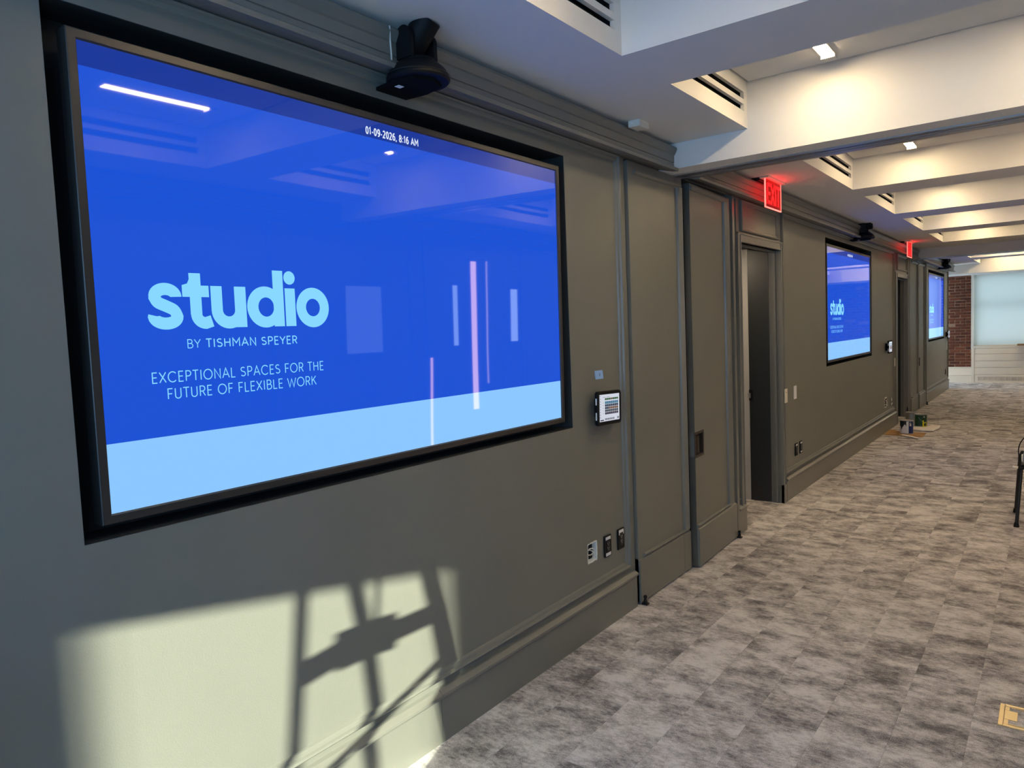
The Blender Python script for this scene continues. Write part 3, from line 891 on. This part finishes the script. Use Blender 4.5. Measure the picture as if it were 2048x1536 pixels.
# cross headers that carry the folding partition tracks
def header(a, b):
    q = MB(); q.box(0.0, RX, a, b, ZH, ZC)
    q.box(0, RX, a - .006, a, ZH, ZH + .012)
    q.build('header_beam', WHITE, ceil)
    q = MB(); m = (a + b) / 2
    q.box(.0, RX, m - .005, m + .028, ZH - .008, ZH); q.box(.0, RX, m + .052, m + .078, ZH - .008, ZH); q.box(.0, RX, m + .028, m + .052, ZH - .002, ZH - .0005, 1)
    q.box(.0, RX, b - .05, b, ZH - .008, ZH, 0)
    q.build('partition_track', [ALU, VOID], ceil)
header(4.184, 4.50); header(13.68, 14.01)
MB().box(-1.2, RX, 19.13, Y1, 2.527, ZC).build('end_bulkhead', WHITE, ceil)

# lamps in the coffers
lp = empty('ceiling_lamp', (0, 0, 0))
MB().ring(-.30, .30, -.03, .03, [(0, 0), (0, .006), (.006, .006), (.006, 0)], 0)
fr = MB()
fr.box(-.034, .034, -.32, .32, -.004, 0); fr.box(-.034, -.027, -.32, .32, -.009, -.004); fr.box(.027, .034, -.32, .32, -.009, -.004); fr.box(-.034, .034, -.32, -.305, -.012, -.004); fr.box(-.034, .034, .275, .32, -.024, -.004)
fr.build('frame', TRIMW, lp)
df = MB(); df.box(-.027, .027, -.305, .275, -.012, -.004)
df.build('diffuser', LAMP, lp)
n = 0
NAMES = ['over the near end behind the first display', 'above the camera', 'in the coffer above the first display, its left lamp added as warm fill', 'in the coffer before the first header', 'in the first coffer past the header', 'in the second coffer past the header', 'in the third coffer past the header', 'in the fourth coffer past the header', '', 'in the second last coffer', 'in the last coffer by the far window']
for (a, b, li), nm in zip(CO, NAMES):
    if not li: continue
    for x, sd_ in ((1.02, 'left'), (2.10, 'right')) + (((1.56, 'middle, added as fill,'),) if b > 16 else ()):  # middle lamps are added to brighten the far end
        o = lp if n == 0 else copy_tree(lp)
        n += 1
        o.location = (x, (b - .43 if b > 3 else b - .95) if sd_ != 'right' else b - .53, ZT)  # the left lamp over the first display is added warm fill
        tag(o, 'recessed linear ceiling lamp on the %s %s' % (sd_, nm), 'ceiling lamp', 'linear lamps in the ceiling coffers')

# ------------------------------------------------------------------ wall displays
TW, THH, TY, TZ = 2.158, 1.2139, 0.8561, 1.1919
def display():
    d = empty('wall_display', (0, TY + TW / 2, TZ + THH / 2))
    w, hh = TW / 2, THH / 2
    fy, fz = w + .030, hh + .026
    # bezel ring
    MB().ring(-fy, fy, -fz, fz, [(0, -.05), (0, -.002), (.002, 0), (.0225, 0), (.0235, -.004), (.026, -.0062)], 0).build('bezel', BEZEL, d)
    MB().box(-.056, -.045, -fy + .004, fy - .004, -fz + .004, fz - .004).build('back_panel', BLKPL, d)
    s = MB(); s.add([(-.006, -w - .004, -hh), (-.006, w + .004, -hh), (-.006, w + .004, hh), (-.006, -w - .004, hh)], [(0, 1, 2, 3)])
    # a hair of depth so that Generated coordinates span the picture
    sc = s.build('screen', SCREEN, d, fix=False)
    X = -.0052
    ox, oz = -(TY + TW / 2), -(TZ + THH / 2)
    def sh(mb): mb.v = [(x, y + ox, z + oz) for x, y, z in mb.v]; return mb
    q = MB(); logo(q, X); sh(q).build('logo_lettering', TEXTC, d, fix=False)
    q = MB()
    write(q, 'BY', X, 1.089, 1.131, 1.6205, 1.6445, .0025); write(q, 'TISHMAN SPEYER', X, 1.147, 1.465, 1.6205, 1.6445, .0034)
    sh(q).build('byline_lettering', TEXTC, d, fix=False)
    q = MB()
    write(q, 'EXCEPTIONAL SPACES FOR THE', X, .981, 1.566, 1.5275, 1.5560, .0030); write(q, 'FUTURE OF FLEXIBLE WORK', X, 1.022, 1.532, 1.4805, 1.5090, .0030)
    sh(q).build('tagline_lettering', TEXTC, d, fix=False)
    q = MB()
    write(q, '01-09-2026, 8:16 AM', X, 1.802, 2.068, 2.3555, 2.3790, .0046)
    sh(q).build('clock_lettering', TEXTW, d, fix=False)
    for sy in (-.55, .55): MB().box(-.14, -.056, sy - .05, sy + .05, -.35, .35).build('wall_bracket', BLKMT, d)
    return d
dp = display()
dp.rotation_euler = (0, 0.0125, 0)
tag(dp, 'huge wall display nearest the camera, recessed, showing a blue screen', 'screen', 'recessed wall displays')
for off, lab in ((TVS[1], 'wall display between the two open doorways, second along the wall'), (TVS[2], 'farthest wall display, next to the brick pier')):
    o = copy_tree(dp)
    o.location.y += off
    o.rotation_euler = (0, 0, 0)
    tag(o, lab, 'screen', 'recessed wall displays')

# ------------------------------------------------------------------ conference cameras on the cornice
def camera_unit(tilted):
    o = empty('conference_camera', (.13, 1.94, 2.53))
    # mounting shelf
    m = MB(); m.prism([(-.13, -.075), (-.03, -.085), (.06, -.065), (.085, 0), (.06, .065), (-.03, .085), (-.13, .075)], -.012, 0, 'z')
    m.build('mount_shelf', BLKMATTE, o)
    b = MB().lathe([(0, 0), (.108, 0), (.114, .006), (.114, .014), (.110, .022), (.100, .040), (.082, .058), (.058, .070), (.0, .074)], (.01, 0, 0), n=40)
    b.build('base', BLKPL, o, smooth=True)
    MB().lathe([(.1145, .0165), (.1155, .018), (.1145, .0195)], (.01, 0, 0), n=40).build('trim_ring', BRONZE, o)
    h_ = empty('camera_head', (.01, 0, .07)); h_.parent = o
    h_.rotation_euler = (0, 0, 0)
    y = MB()
    for s in (-1, 1):
        pts = [(-.034, 0), (.034, 0)] + arc(0, .075, .034, .036, 0, 180, 14)
        y.prism(pts, s * .060 - .009, s * .060 + .009, 'y')
    y.lathe([(0, 0), (.062, 0), (.066, .006), (.060, .014), (0, .018)], (0, 0, -.006), n=28)
    y.build('yoke', BLKPL, h_, smooth=True)
    dv = Vector((.60, .12, .79)).normalized() if tilted else Vector((.98, 0, .10)).normalized()
    hd = MB().lathe([(0, -.062), (.036, -.062), (.045, -.05), (.0495, .066), (.0505, .080), (.047, .084), (.044, .076), (.0, .074)], (0, 0, .078), axis=dv, n=30)
    hd.build('lens_barrel', BLKPL, h_, smooth=True)
    MB().lathe([(0, .0765), (.024, .0765), (.028, .075)], (0, 0, .078), axis=dv, n=24).build('lens', mat('lens_glass', (.003, .003, .006), .05, spec=.8), h_, smooth=True)
    MB().lathe([(0, .001), (.013, .001), (.014, 0)], (.086, .02, .047), axis=(.72, .1, .7), n=16).build('badge', LABELW, o)
    MB().box(-.05, -.028, -.06, -.035, -.0135, -.0115).build('mount_screw', LABELW, o)
    return o
c1 = camera_unit(True)
tag(c1, 'black conference camera mounted above the nearest wall display, head tilted up', 'camera', 'conference cameras above the displays')
c2 = camera_unit(False)
c2.location.y += TVS[1] + .03
c2.location.z += .02
tag(c2, 'black conference camera above the middle wall display', 'camera', 'conference cameras above the displays')
c3 = copy_tree(c2)
c3.location.y = 1.94 + TVS[2]
c3.rotation_euler = (0, 0, -.5)
tag(c3, 'farthest black conference camera, above the display by the brick', 'camera', 'conference cameras above the displays')
q = MB().tube([(.124, 1.826, 2.700), (.108, 1.842, 2.657), (.106, 1.846, 2.614), (.110, 1.842, 2.592)], .003, 6)
tag(q.build('camera_cable', CABLEW), 'thin pale cable beside the nearest conference camera', 'cable')

# ------------------------------------------------------------------ exit signs
def exit_sign():
    o = empty('exit_sign', (.186, 5.81, ZC))
    w, z0, z1 = .193, -.228, -.004
    cn = MB(); cn.cbox(-.035, .035, -.215, .215, -.012, 0, .003)
    cn.build('canopy', TRIMW, o)
    MB().cbox(-.10, -.035, -.20, -.02, -.024, 0, .003).build('bracket', BLKMT, o)
    MB().cbox(-.004, .004, -w, w, z0, z1, .0015).build('acrylic_plate', ACRYL, o)
    e = MB()
    e.ring(-w, w, z0, z1, [(0, -.005), (0, .005), (.008, .005), (.008, -.005), (0, -.005)], 0)
    e.build('lit_edge', REDE, o)
    lt = MB()
    X = .0052
    def bar(y0, y1, a, b): lt.box(.0045, X, y0, y1, a, b)
    za, zb = -.195, -.040
    s = .024
    # E
    bar(-.158, -.158 + s, za, zb)
    for z in (za, (za + zb) / 2 - s / 2, zb - s): bar(-.158, -.080, z, z + s)
    # X
    for p, r in (((-.062, za), (.020, zb)), ((-.062, zb), (.020, za))): stroke(lt, [p, r], s, X)
    # I
    bar(.038, .038 + s, za, zb)
    # T
    bar(.072, .160, zb - s, zb); bar(.104, .104 + s, za, zb)
    lt.build('exit_lettering', REDN, o)
    return o
ex = exit_sign()
tag(ex, 'red edge-lit EXIT sign over the nearer open doorway', 'exit sign', 'lit exit signs along the wall')
e2 = copy_tree(ex)
e2.location.y = 12.21
tag(e2, 'farther red edge-lit EXIT sign near the second doorway', 'exit sign', 'lit exit signs along the wall')
# light the signs throw on the ceiling and wall
for y in (5.81, 12.21):
    for X_, Z_, dv_, sx_, sy_, en in ((.179, 2.61, (-1, 0, -.15), .36, .18, .22), (.215, 2.655, (.35, 0, 1), .36, .02, .16)):
        ld = bpy.data.lights.new('exit_glow', 'AREA')
        lo = bpy.data.objects.new('exit_glow', ld)
        COL.objects.link(lo)
        ld.shape = 'RECTANGLE'; ld.size = sx_; ld.size_y = sy_
        ld.energy = en; ld.color = (1, .03, .03)
        q_ = Vector(dv_).normalized()
        ax = Vector((0, 1, 0)); ay = (-q_).cross(ax)
        lo.matrix_world = Matrix(((ax.x, ay.x, -q_.x, X_), (ax.y, ay.y, -q_.y, y), (ax.z, ay.z, -q_.z, Z_), (0, 0, 0, 1)))

# ceiling sensor box
s_ = empty('ceiling_sensor', (.165, 3.60, ZC))
MB().cbox(-.035, .035, -.055, .055, -.036, 0, .004).build('housing', TRIMW, s_)
MB().lathe([(0, .001), (.006, .001), (.007, 0)], (-.012, -.055, -.016), axis=(0, -1, 0), n=12).build('indicator', LABELW, s_)
tag(s_, 'small white sensor box on the ceiling near the cornice', 'sensor')

# ------------------------------------------------------------------ tablets by the displays
TABW, TABH = .252, .182
CELLC = [('green', (.02, .09, .02)), ('teal', (.045, .17, .27)), ('navy', (.02, .035, .07)), ('brown', (.16, .075, .04)), ('slate', (.045, .055, .07)), ('plum', (.04, .028, .05)), ('page', (.62, .65, .74)), ('grey', (.22, .24, .28)), ('dark', (.03, .03, .035))]
CELLM = [emissive('tablet_' + n, c_, 1.0) for n, c_ in CELLC]
def tablet():
    o = empty('wall_tablet', (.05, 3.385, 1.205))
    o.rotation_euler = (math.radians(-2.0), 0, 0)
    w, hh = TABW / 2, TABH / 2
    MB().cbox(-.05, -.014, -.07, .07, -.05, .05, .004).build('wall_mount', BLKPL, o)
    b = MB()
    def rr(y, z, r, x): return [(x, p[0], p[1]) for a, (cy, cz) in zip((0, 90, 180, 270), ((y - r, z - r), (-y + r, z - r), (-y + r, -z + r), (y - r, -z + r))) for p in arc(cy, cz, r, r, a, a + 90, 5)]
    rings = [rr(w - .004, hh - .004, .016, -.014), rr(w, hh, .018, -.010), rr(w, hh, .018, .004), rr(w - .003, hh - .003, .016, .008), rr(w - .010, hh - .010, .010, .007)]
    nn = len(rings[0])
    vs = sum(rings, [])
    fs = [(k * nn + i, k * nn + (i + 1) % nn, (k + 1) * nn + (i + 1) % nn, (k + 1) * nn + i) for k in range(4) for i in range(nn)]
    fs += [tuple(range(nn)), tuple(range(4 * nn, 5 * nn))]
    b.add(vs, fs)
    b.build('case', BLKPL, o, smooth=True)
    s = MB()
    def cell(y0, y1, z0, z1, k, x=.0082): s.add([(x, y0, z0), (x, y1, z0), (x, y1, z1), (x, y0, z1)], [(0, 1, 2, 3)], k)
    cell(-.108, .104, -.070, .073, 6, .0078)
    cols = [-.052 + i * .0205 for i in range(7)]
    rows = [(.043, .053, 0), (.022, .036, 1), (.008, .020, 2), (-.006, .006, 3), (-.020, -.008, 4), (-.034, -.022, 5)]
    for z0, z1, k in rows:
        for i, y in enumerate(cols):
            kk = k
            if k == 3 and i < 2: kk = 2
            if k == 0 and i == 3: kk = 3
            cell(y, y + .0185, z0, z1, kk)
    for i in range(9): cell(-.104, -.098, .062 - i * .014, .068 - i * .014, 7)
    for i in range(5): cell(-.075, -.064, .028 - i * .014, .030 - i * .014, 7)
    for i in range(4): cell(-.054 + i * .026, -.030 + i * .026, -.064, -.054, 7)
    cell(.078, .098, -.064, -.052, 7)
    cell(-.102, -.066, -.066, -.060, 8); cell(-.075, -.045, .058, .060, 7); cell(-.035, .0, .058, .060, 7)
    s.build('screen', CELLM, o, fix=False)
    for za_, zb_ in ((.02, .055), (-.06, -.02)): MB().cbox(-.006, .002, -w - .0015, -w + .001, za_, zb_, .0005).build('side_button', LABELW, o)
    
    return o
tb = tablet()
tag(tb, 'black-cased wall tablet showing a room schedule below blue tape', 'tablet', 'room tablets beside the displays')
t2 = copy_tree(tb); t2.location.y = 11.455; t2.rotation_euler = (0, 0, 0)
tag(t2, 'wall tablet between the middle display and the second doorway', 'tablet', 'room tablets beside the displays')
t3 = copy_tree(tb); t3.location.y = 18.24; t3.rotation_euler = (0, 0, 0)
tag(t3, 'farthest wall tablet, by the corner before the brick pier', 'tablet', 'room tablets beside the displays')
# blue tape with a handwritten stroke
tp = MB(); tp.add([(.0016, 3.334, 1.4055), (.0016, 3.416, 1.404), (.0026, 3.419, 1.385), (.0016, 3.424, 1.3575), (.0030, 3.38, 1.358), (.0016, 3.343, 1.3585), (.0026, 3.336, 1.378),
                  (.0, 3.334, 1.4055), (.0, 3.416, 1.404), (.0, 3.419, 1.385), (.0, 3.424, 1.3575), (.0, 3.38, 1.358), (.0, 3.343, 1.3585), (.0, 3.336, 1.378)],
                 [tuple(range(7))] + [(i, (i + 1) % 7, 7 + (i + 1) % 7, 7 + i) for i in range(7)])
tpo = tp.build('tape_note', TAPEB)
q = MB(); stroke(q, [(3.381, 1.391), (3.382, 1.381), (3.381, 1.374)], .004, .0034); q.build('ink_stroke', INK, tpo, fix=False)
tag(tpo, 'square of blue tape with one pen stroke above the tablet', 'tape')

# ------------------------------------------------------------------ outlets, switches, open box
def cover_plate(yc, zc, w, hh, m, name='cover_plate', x=0.0, dep=.007):
    o = empty(name, (x, yc, zc))
    MB().cbox(0, dep, -w / 2, w / 2, -hh / 2, hh / 2, .0022).build('plate', m, o)
    return o
def black_outlet(yc, zc, labels, label, group='black wall outlets'):
    o = cover_plate(yc, zc, .074, .118, BLKPL, 'outlet_plate', dep=.009)
    MB().cbox(.009, .0115, -.018, .018, -.036, .036, .001).build('socket_insert', BLKMT, o)
    for z in (.012, -.014):
        q = MB(); q.box(.0113, .0122, -.010, -.007, z, z + .010); q.box(.0113, .0122, .006, .009, z, z + .008); q.cyl((.0113, 0, z - .006), (.0122, 0, z - .006), .0028, n=10)
        q.build('socket_slot', STEEL, o)
    for z0, z1 in labels: MB().box(.009, .0094, -.026, .028, z0, z1).build('paper_label', LABELW, o)
    tag(o, label, 'outlet', group)
black_outlet(3.405, .436, [(.034, .052), (-.054, -.036)], 'black wall outlet with two white labels, beside the open electrical box')
black_outlet(3.555, .439, [(.024, .052)], 'black wall outlet with one large white label, beside the panel moulding')
black_outlet(6.985, .420, [(.030, .050)], 'left black outlet on the wall right of the first doorway')
black_outlet(7.135, .420, [(.034, .050), (-.050, -.034)], 'right black outlet of the pair past the first doorway')
black_outlet(15.27, .415, [(.034, .052)], 'black outlet just past the far pocket doors')
black_outlet(18.11, .405, [(.034, .052)], 'black outlet below the farthest tablet')
# opened box with plaster edge and cable
o = empty('open_electrical_box', (0, 3.25, .442))
q = MB()
hw_, hh_ = .0465, .051
ringp = []
random.seed(3)
N = 30
def rect_pt(t, w, hh):
    t = (t % 1) * 4
    k = int(t); f_ = t - k
    return [(-w + 2 * w * f_, -hh), (w, -hh + 2 * hh * f_), (w - 2 * w * f_, hh), (-w, hh - 2 * hh * f_)][k]
out, inn = [], []
for i in range(N):
    y, z = rect_pt(i / N, hw_, hh_)
    r_ = random.uniform(1.02, 1.12)
    out.append((.0012, y * r_, z * r_)); inn.append((.0008, y * .93, z * .93))
back = [(-.026, y * .94, z * .94) for x, y, z in inn]
q.add(out + inn + back, [(i, (i + 1) % N, N + (i + 1) % N, N + i) for i in range(N)] + [(N + i, N + (i + 1) % N, 2 * N + (i + 1) % N, 2 * N + i) for i in range(N)])
q.build('plaster_edge', PLASTER, o)
MB().box(-.036, -.0255, -.05, .05, -.056, .056).build('box_back', VOID, o)
loops = [[(-.01, -.038, .010), (-.006, -.012, .020), (-.004, .020, .012), (-.008, .026, -.006), (-.012, .005, -.018), (-.012, -.036, -.008)], [(-.012, -.036, -.036), (-.006, .0, -.042), (-.004, .024, -.030), (-.006, .022, -.008), (-.01, -.010, .012), (-.012, -.036, .016)]]
for lo_ in loops: MB().tube(smooth_path(lo_, 6), .0032, 8).build('cable', CABLEW, o, smooth=True)
MB().lathe([(0, 0), (.010, 0), (.010, .012), (.006, .014), (0, .014)], (-.024, -.012, -.026), axis=(1, 0, 0), n=14).build('connector', BLKPL, o)
tag(o, 'opened electrical box with ragged plaster edge and looped white cable', 'electrical box')
# a second, half finished one far along
o = empty('unfinished_outlet', (0, 11.39, .415))
q = MB()
for i in range(14):
    y, z = rect_pt(i / 14, .06, .066)
    q.cbox(.0, .004, y - .010 * random.uniform(.6, 1.4), y + .010, z - .009, z + .009 * random.uniform(.6, 1.4), .0015)
pe = q.build('plaster_edge', PLASTER, o); pe['kind'] = 'stuff'
MB().box(.0, .0015, -.05, .05, -.056, .056).build('box_back', VOID, o)
MB().tube(smooth_path([(.004, -.03, .03), (.02, 0, .01), (.012, .03, -.03), (.02, .0, -.045), (.005, -.03, -.02)], 6), .004, 8).build('cable', CABLEW, o)
tag(o, 'unfinished outlet with chipped plaster below the second tablet', 'electrical box')
o = empty('outlet_device', (0, 11.79, .39))
MB().cbox(0, .008, -.05, .05, -.06, .06, .002).build('plate', PAINT_T, o)
for p in ((.008, .02, -.012, .0, .01, .05), (.008, .02, .02, .03, -.04, -.02), (.008, .016, -.04, -.02, -.05, -.03)):
    MB().cbox(*p, .002).build('terminal', IVORY, o)
tag(o, 'small wall device with pale terminals left of the second doorway', 'electrical device')
# switch plates
o = cover_plate(6.607, .963, .076, .126, IVORY, 'switch_plate')
MB().cyl((.006, -.002, .03), (.0085, -.002, .03), .005, n=12).build('key_hole', BLKMT, o)
MB().cyl((.006, 0, -.035), (.0082, 0, -.035), .003, n=10).build('screw', STEEL, o)
tag(o, 'ivory keyed switch plate on the first doorway casing edge', 'switch'); o.location.x = .024
o = cover_plate(6.972, .961, .078, .124, LABELW, 'switch_plate')
MB().cbox(.006, .010, -.020, .020, -.042, .042, .001).build('rocker', LABELW, o)
tag(o, 'white rocker switch plate on the wall right of the first doorway', 'switch')
o = cover_plate(12.05, .955, .085, .122, LABELW, 'switch_plate'); o.location.x = .01
MB().cbox(.006, .010, -.020, .020, -.042, .042, .001).build('rocker', LABELW, o)
tag(o, 'white switch plate left of the second doorway', 'switch')
o = cover_plate(18.36, .96, .08, .20, LABELW, 'switch_plate')
MB().cbox(.006, .010, -.020, .020, -.07, .07, .001).build('rocker', LABELW, o)
tag(o, 'white switch plate under the farthest tablet', 'switch')

# ------------------------------------------------------------------ floor box
o = empty('floor_box', (1.796, 3.417, 0))
q = MB()
def plate(x0, x1, y0, y1, z=.006): q.cbox(x0, x1, y0, y1, -.002, z, .0015)
plate(0, .017, -.096, .096); plate(.017, .26, -.096, -.082); plate(.017, .26, .082, .096); plate(.244, .26, -.096, .096)
q.build('brass_frame', BRASS, o)
q = MB(); q.cbox(.0185, .062, -.036, .042, -.002, .0055, .001)
q.build('cable_flap', BRASS, o)
for a_, b_ in ((.044, .079), (-.079, -.038)): MB().cbox(.0185, .034, a_, b_, -.002, .0052, .001).build('corner_tab', BRASS, o)
MB().box(.017, .244, -.082, .082, -.002, .0025).build('lid_insert', CARPET, o)
for a_, b_ in ((.072, .076), (-.076, -.072)): MB().box(.037, .244, a_, b_, 0, .005).build('lid_rim', BRASS, o)
tag(o, 'brass floor outlet box set in the carpet at the right edge', 'floor box')

# ------------------------------------------------------------------ painter's corner
o = empty('cardboard_sheet', (.27, 11.24, 0))
MB().prism([(-.232, -.19), (.05, -.235), (.244, -.25), (.243, .13), (.10, .16), (-.03, .05), (-.18, .31), (-.245, .31)], .001, .006, 'z').build('card', CARD, o)
MB().prism([(-.20, .05), (-.02, .0), (.02, .08), (-.17, .16)], .0062, .008, 'z').build('card_flap', CARD, o)
tag(o, 'brown cardboard sheet under the paint cans on the carpet', 'cardboard')
o = MB().prism([(.27, 11.085), (.395, 10.99), (.52, 10.81), (.47, 10.79), (.31, 10.97), (.25, 11.04)], .0082, .011, 'z').build('paper_scrap', PAPER)
tag(o, 'cream paper scrap in front of the blue and white paint can', 'paper')
o = MB().prism([(.29, 11.58), (.40, 11.545), (.575, 11.525), (.585, 11.66), (.615, 11.85), (.60, 12.12), (.48, 12.12), (.47, 12.02), (.40, 11.98), (.30, 11.98), (.28, 11.62)], .009, .0215, 'z').build('white_sheet', PAPER)
tag(o, 'torn white board lying under the green paint can', 'board')
def can(x, y, z, r, hh, label, kind):
    o = empty('paint_can', (x, y, z))
    MB().lathe([(0, .004), (r - .006, .004), (r - .004, 0), (r, 0), (r + .001, .004), (r - .001, .008), (r - .001, hh - .010), (r + .001, hh - .006), (r + .001, hh), (r - .004, hh + .001), (r - .012, hh - .004)], (0, 0, 0), n=36).build('body', STEEL, o, smooth=True)
    MB().lathe([(r - .012, hh - .004), (r - .016, hh - .008), (r - .03, hh - .006), (0, hh - .006)], (0, 0, 0), n=36).build('lid', STEEL, o, smooth=True)
    def wrap(name, a0, a1, z0, z1, m, e=.0006):
        MB().lathe([(r + e, z0), (r + e, z1)], (0, 0, 0), n=24, a0=math.radians(a0), a1=math.radians(a1)).build(name, m, o, smooth=True)
    for s in (-1, 1):
        a = math.radians(-50 if s < 0 else 130)
        p = Vector((math.cos(a), math.sin(a), 0))
        MB().lathe([(0, .006), (.010, .005), (.014, 0)], (p.x * r, p.y * r, hh * .80), axis=tuple(p), n=14).build('ear', STEEL, o, smooth=True)
    return o, wrap
o, wrap = can(.287, 11.25, .0062, .083, .186, '', 0)
wrap('label', 180, 296, .010, .172, LABELW); wrap('label_band', 296, 350, .010, .172, CANBLU)
wrap('label_mark', 304, 322, .11, .14, IVORY, .0010)
q = MB()
ps = []
for i in range(25):
    a = 200 + 76 * i / 24
    zlow = .186 - .052 - .030 * math.sin(i * .30 + .3) ** 2 - (.075 * math.exp(-((i - 10) / 2.6) ** 2))
    ps.append((math.radians(a), zlow))
r = .0842
q.add([(r * math.cos(a), r * math.sin(a), .181) for a, z in ps] + [(r * math.cos(a), r * math.sin(a), z) for a, z in ps], [(i, i + 1, 26 + i, 25 + i) for i in range(24)])
q.build('paint_drip', PAINTD, o)
q = MB().lathe([(.0, .1815), (.06, .1815), (.07, .181)], (0, 0, 0), n=28); q.build('wet_lid', PALE, o)
tag(o, 'white paint can with blue label band and dark paint drips', 'paint can', 'paint cans by the second doorway')
o, wrap = can(.368, 11.93, .022, .080, .180, '', 1)
wrap('label', 215, 360, .010, .168, CANGRN)
q = MB()
def onc(a, z): return (.0812 * math.cos(math.radians(a)), .0812 * math.sin(math.radians(a)), z)
def cstroke(pts, w):
    for (a0, z0), (a1, z1) in zip(pts[:-1], pts[1:]):
        d = Vector(((a1 - a0) * .0014, z1 - z0)); n_ = Vector((-d.y, d.x)).normalized() * w / 2
        q.add([onc(a0 + n_.x / .0014, z0 + n_.y), onc(a0 - n_.x / .0014, z0 - n_.y), onc(a1 - n_.x / .0014, z1 - n_.y), onc(a1 + n_.x / .0014, z1 + n_.y)], [(0, 1, 2, 3)])
cstroke([(300, .0), (300, .095)], .016)
cstroke([(302 + 20 + 20 * math.cos(t), .032 + .030 * math.sin(t)) for t in [math.pi * k / 10 for k in range(21)]], .011)
q.build('label_letter', YELLOW, o)
q = MB().tube([(p.x, p.y, p.z) for p in smooth_path([(-.02, -.083, .143), (.0, -.088, .115), (.025, -.090, .085), (.06, -.075, .07), (.085, -.03, .08), (.083, .02, .12)], 6)], .0016, 6)
q.build('wire_handle', STEEL, o)
tag(o, 'green paint can with yellow letter b on its label', 'paint can', 'paint cans by the second doorway')
o, wrap = can(.222, 12.15, .009, .082, .19, '', 2)
wrap('label', 255, 330, .05, .165, STEEL)
tag(o, 'bare steel paint can standing behind the other two', 'paint can', 'paint cans by the second doorway')
o = MB().cyl((.185, 11.43, .0062), (.183, 11.435, .075), .012, .010, 14).build('white_tube', LABELW)
tag(o, 'small white tube standing against the baseboard behind the can', 'tube')

# ------------------------------------------------------------------ chair at the right edge
o = empty('metal_chair', (1.95, 6.80, 0))
def leg(p0, p1, p2=None):
    q = MB(); q.tube([p0, p1] + ([p2] if p2 else []), .0125, 12); q.build('leg', BLKMT, o, smooth=True)
    MB().lathe([(0, 0), (.019, 0), (.018, .012), (.0135, .034), (.012, .035)], (p0[0], p0[1], 0), n=14).build('foot_cap', BLKPL, o, smooth=True)
leg((-.222, -.22, .0), (-.196, -.20, .440), (-.18, -.17, .462)); leg((-.246, .26, .0), (-.218, .20, .480), (-.20, .17, .515))
leg((.24, -.22, .0), (.20, -.20, .440), (.18, -.17, .462)); leg((.26, .26, .0), (.22, .20, .480), (.20, .19, .9))
MB().tube([(.20, -.19, .46), (.21, -.19, .86), (.22, 0, .90), (.205, .19, .89)], .0125, 12).build('back_frame', BLKMT, o, smooth=True)
MB().cbox(-.20, .20, -.20, .18, .455, .475, .006).build('seat', BLKPL, o)
MB().cbox(.20, .216, -.18, .18, .62, .86, .005).build('backrest', BLKPL, o)
tag(o, 'black metal chair with slim legs, cut off by the right edge', 'chair')
o = empty('power_adapter', (1.80, 6.64, .4755))
MB().cbox(-.035, .12, -.06, .08, 0, .10, .02).build('body', GREYB, o)
MB().cbox(-.046, -.030, -.03, .0, .02, .075, .003).build('pale_edge', IVORY, o)
tag(o, 'grey device with pale edge lying on the black chair seat', 'device')
q = MB().tube(smooth_path([(1.752, 6.60, .50), (1.735, 6.62, .57), (1.748, 6.64, .64), (1.79, 6.66, .68), (1.86, 6.70, .60)], 8), .004, 8)
q2 = q.tube(smooth_path([(1.83, 6.66, .80), (1.792, 6.65, .79), (1.782, 6.64, .765), (1.80, 6.65, .742), (1.86, 6.66, .74)], 8), .004, 8)
tag(q.build('looped_cable', BLKPL, smooth=True), 'thin dark cable looping from the device on the chair', 'cable')
q = MB().tube([(1.700, 6.585, .459), (1.735, 6.585, .455)], .010, 12)
po_ = q.build('cable_plug', IVORY); q = MB().tube(smooth_path([(1.735, 6.585, .455), (1.76, 6.59, .445), (1.80, 6.60, .452)], 6), .005, 8); q.build('cord', BLKPL, po_)
tag(po_, 'small ivory cable plug hanging off the black chair seat', 'plug')

# ------------------------------------------------------------------ unseen stand to the left, shaped from the shadow it casts on the sunlit wall
XS = .60
dy, dz = -XS * SUN_SLOPE, XS * h * math.tan(SUN_EL)
o = empty('shadow_stand', (XS, 0, 0))
def beam(name, pts, w, dep=.003):
    q = MB()
    for (a, b), (c_, d_) in zip(pts[:-1], pts[1:]):
        v = Vector((c_ - a, d_ - b)); n_ = Vector((-v.y, v.x)).normalized() * w / 2
        y0_, z0_, y1_, z1_ = a + dy, b + dz, c_ + dy, d_ + dz
        q.prism([(y0_ + n_.x, z0_ + n_.y), (y0_ - n_.x, z0_ - n_.y), (y1_ - n_.x, z1_ - n_.y), (y1_ + n_.x, z1_ + n_.y)], -dep / 2, dep / 2, 'x')
    return q.build(name, BLKMT, o)
beam('leg', [(1.43, .90), (1.385, .55), (1.27, -dz)], .050)
beam('leg', [(1.96, .92), (2.045, .52), (2.18, -dz)], .085)
beam('mast', [(1.61, .92), (1.685, .50), (1.72, .10), (1.73, -dz)], .068)
beam('rod', [(1.765, .92), (1.725, .56)], .020)
beam('cross_arm', [(1.40, .530), (1.55, .545)], .085); beam('cross_arm', [(1.54, .550), (1.70, .545), (1.82, .53)], .135); beam('cross_arm', [(1.80, .530), (2.05, .525)], .080)
beam('brace', [(1.40, .10), (1.66, .20), (2.08, .33)], .035)
tag(o, 'unseen flat stand left of the camera, shaped from its shadow on the wall', 'stand')
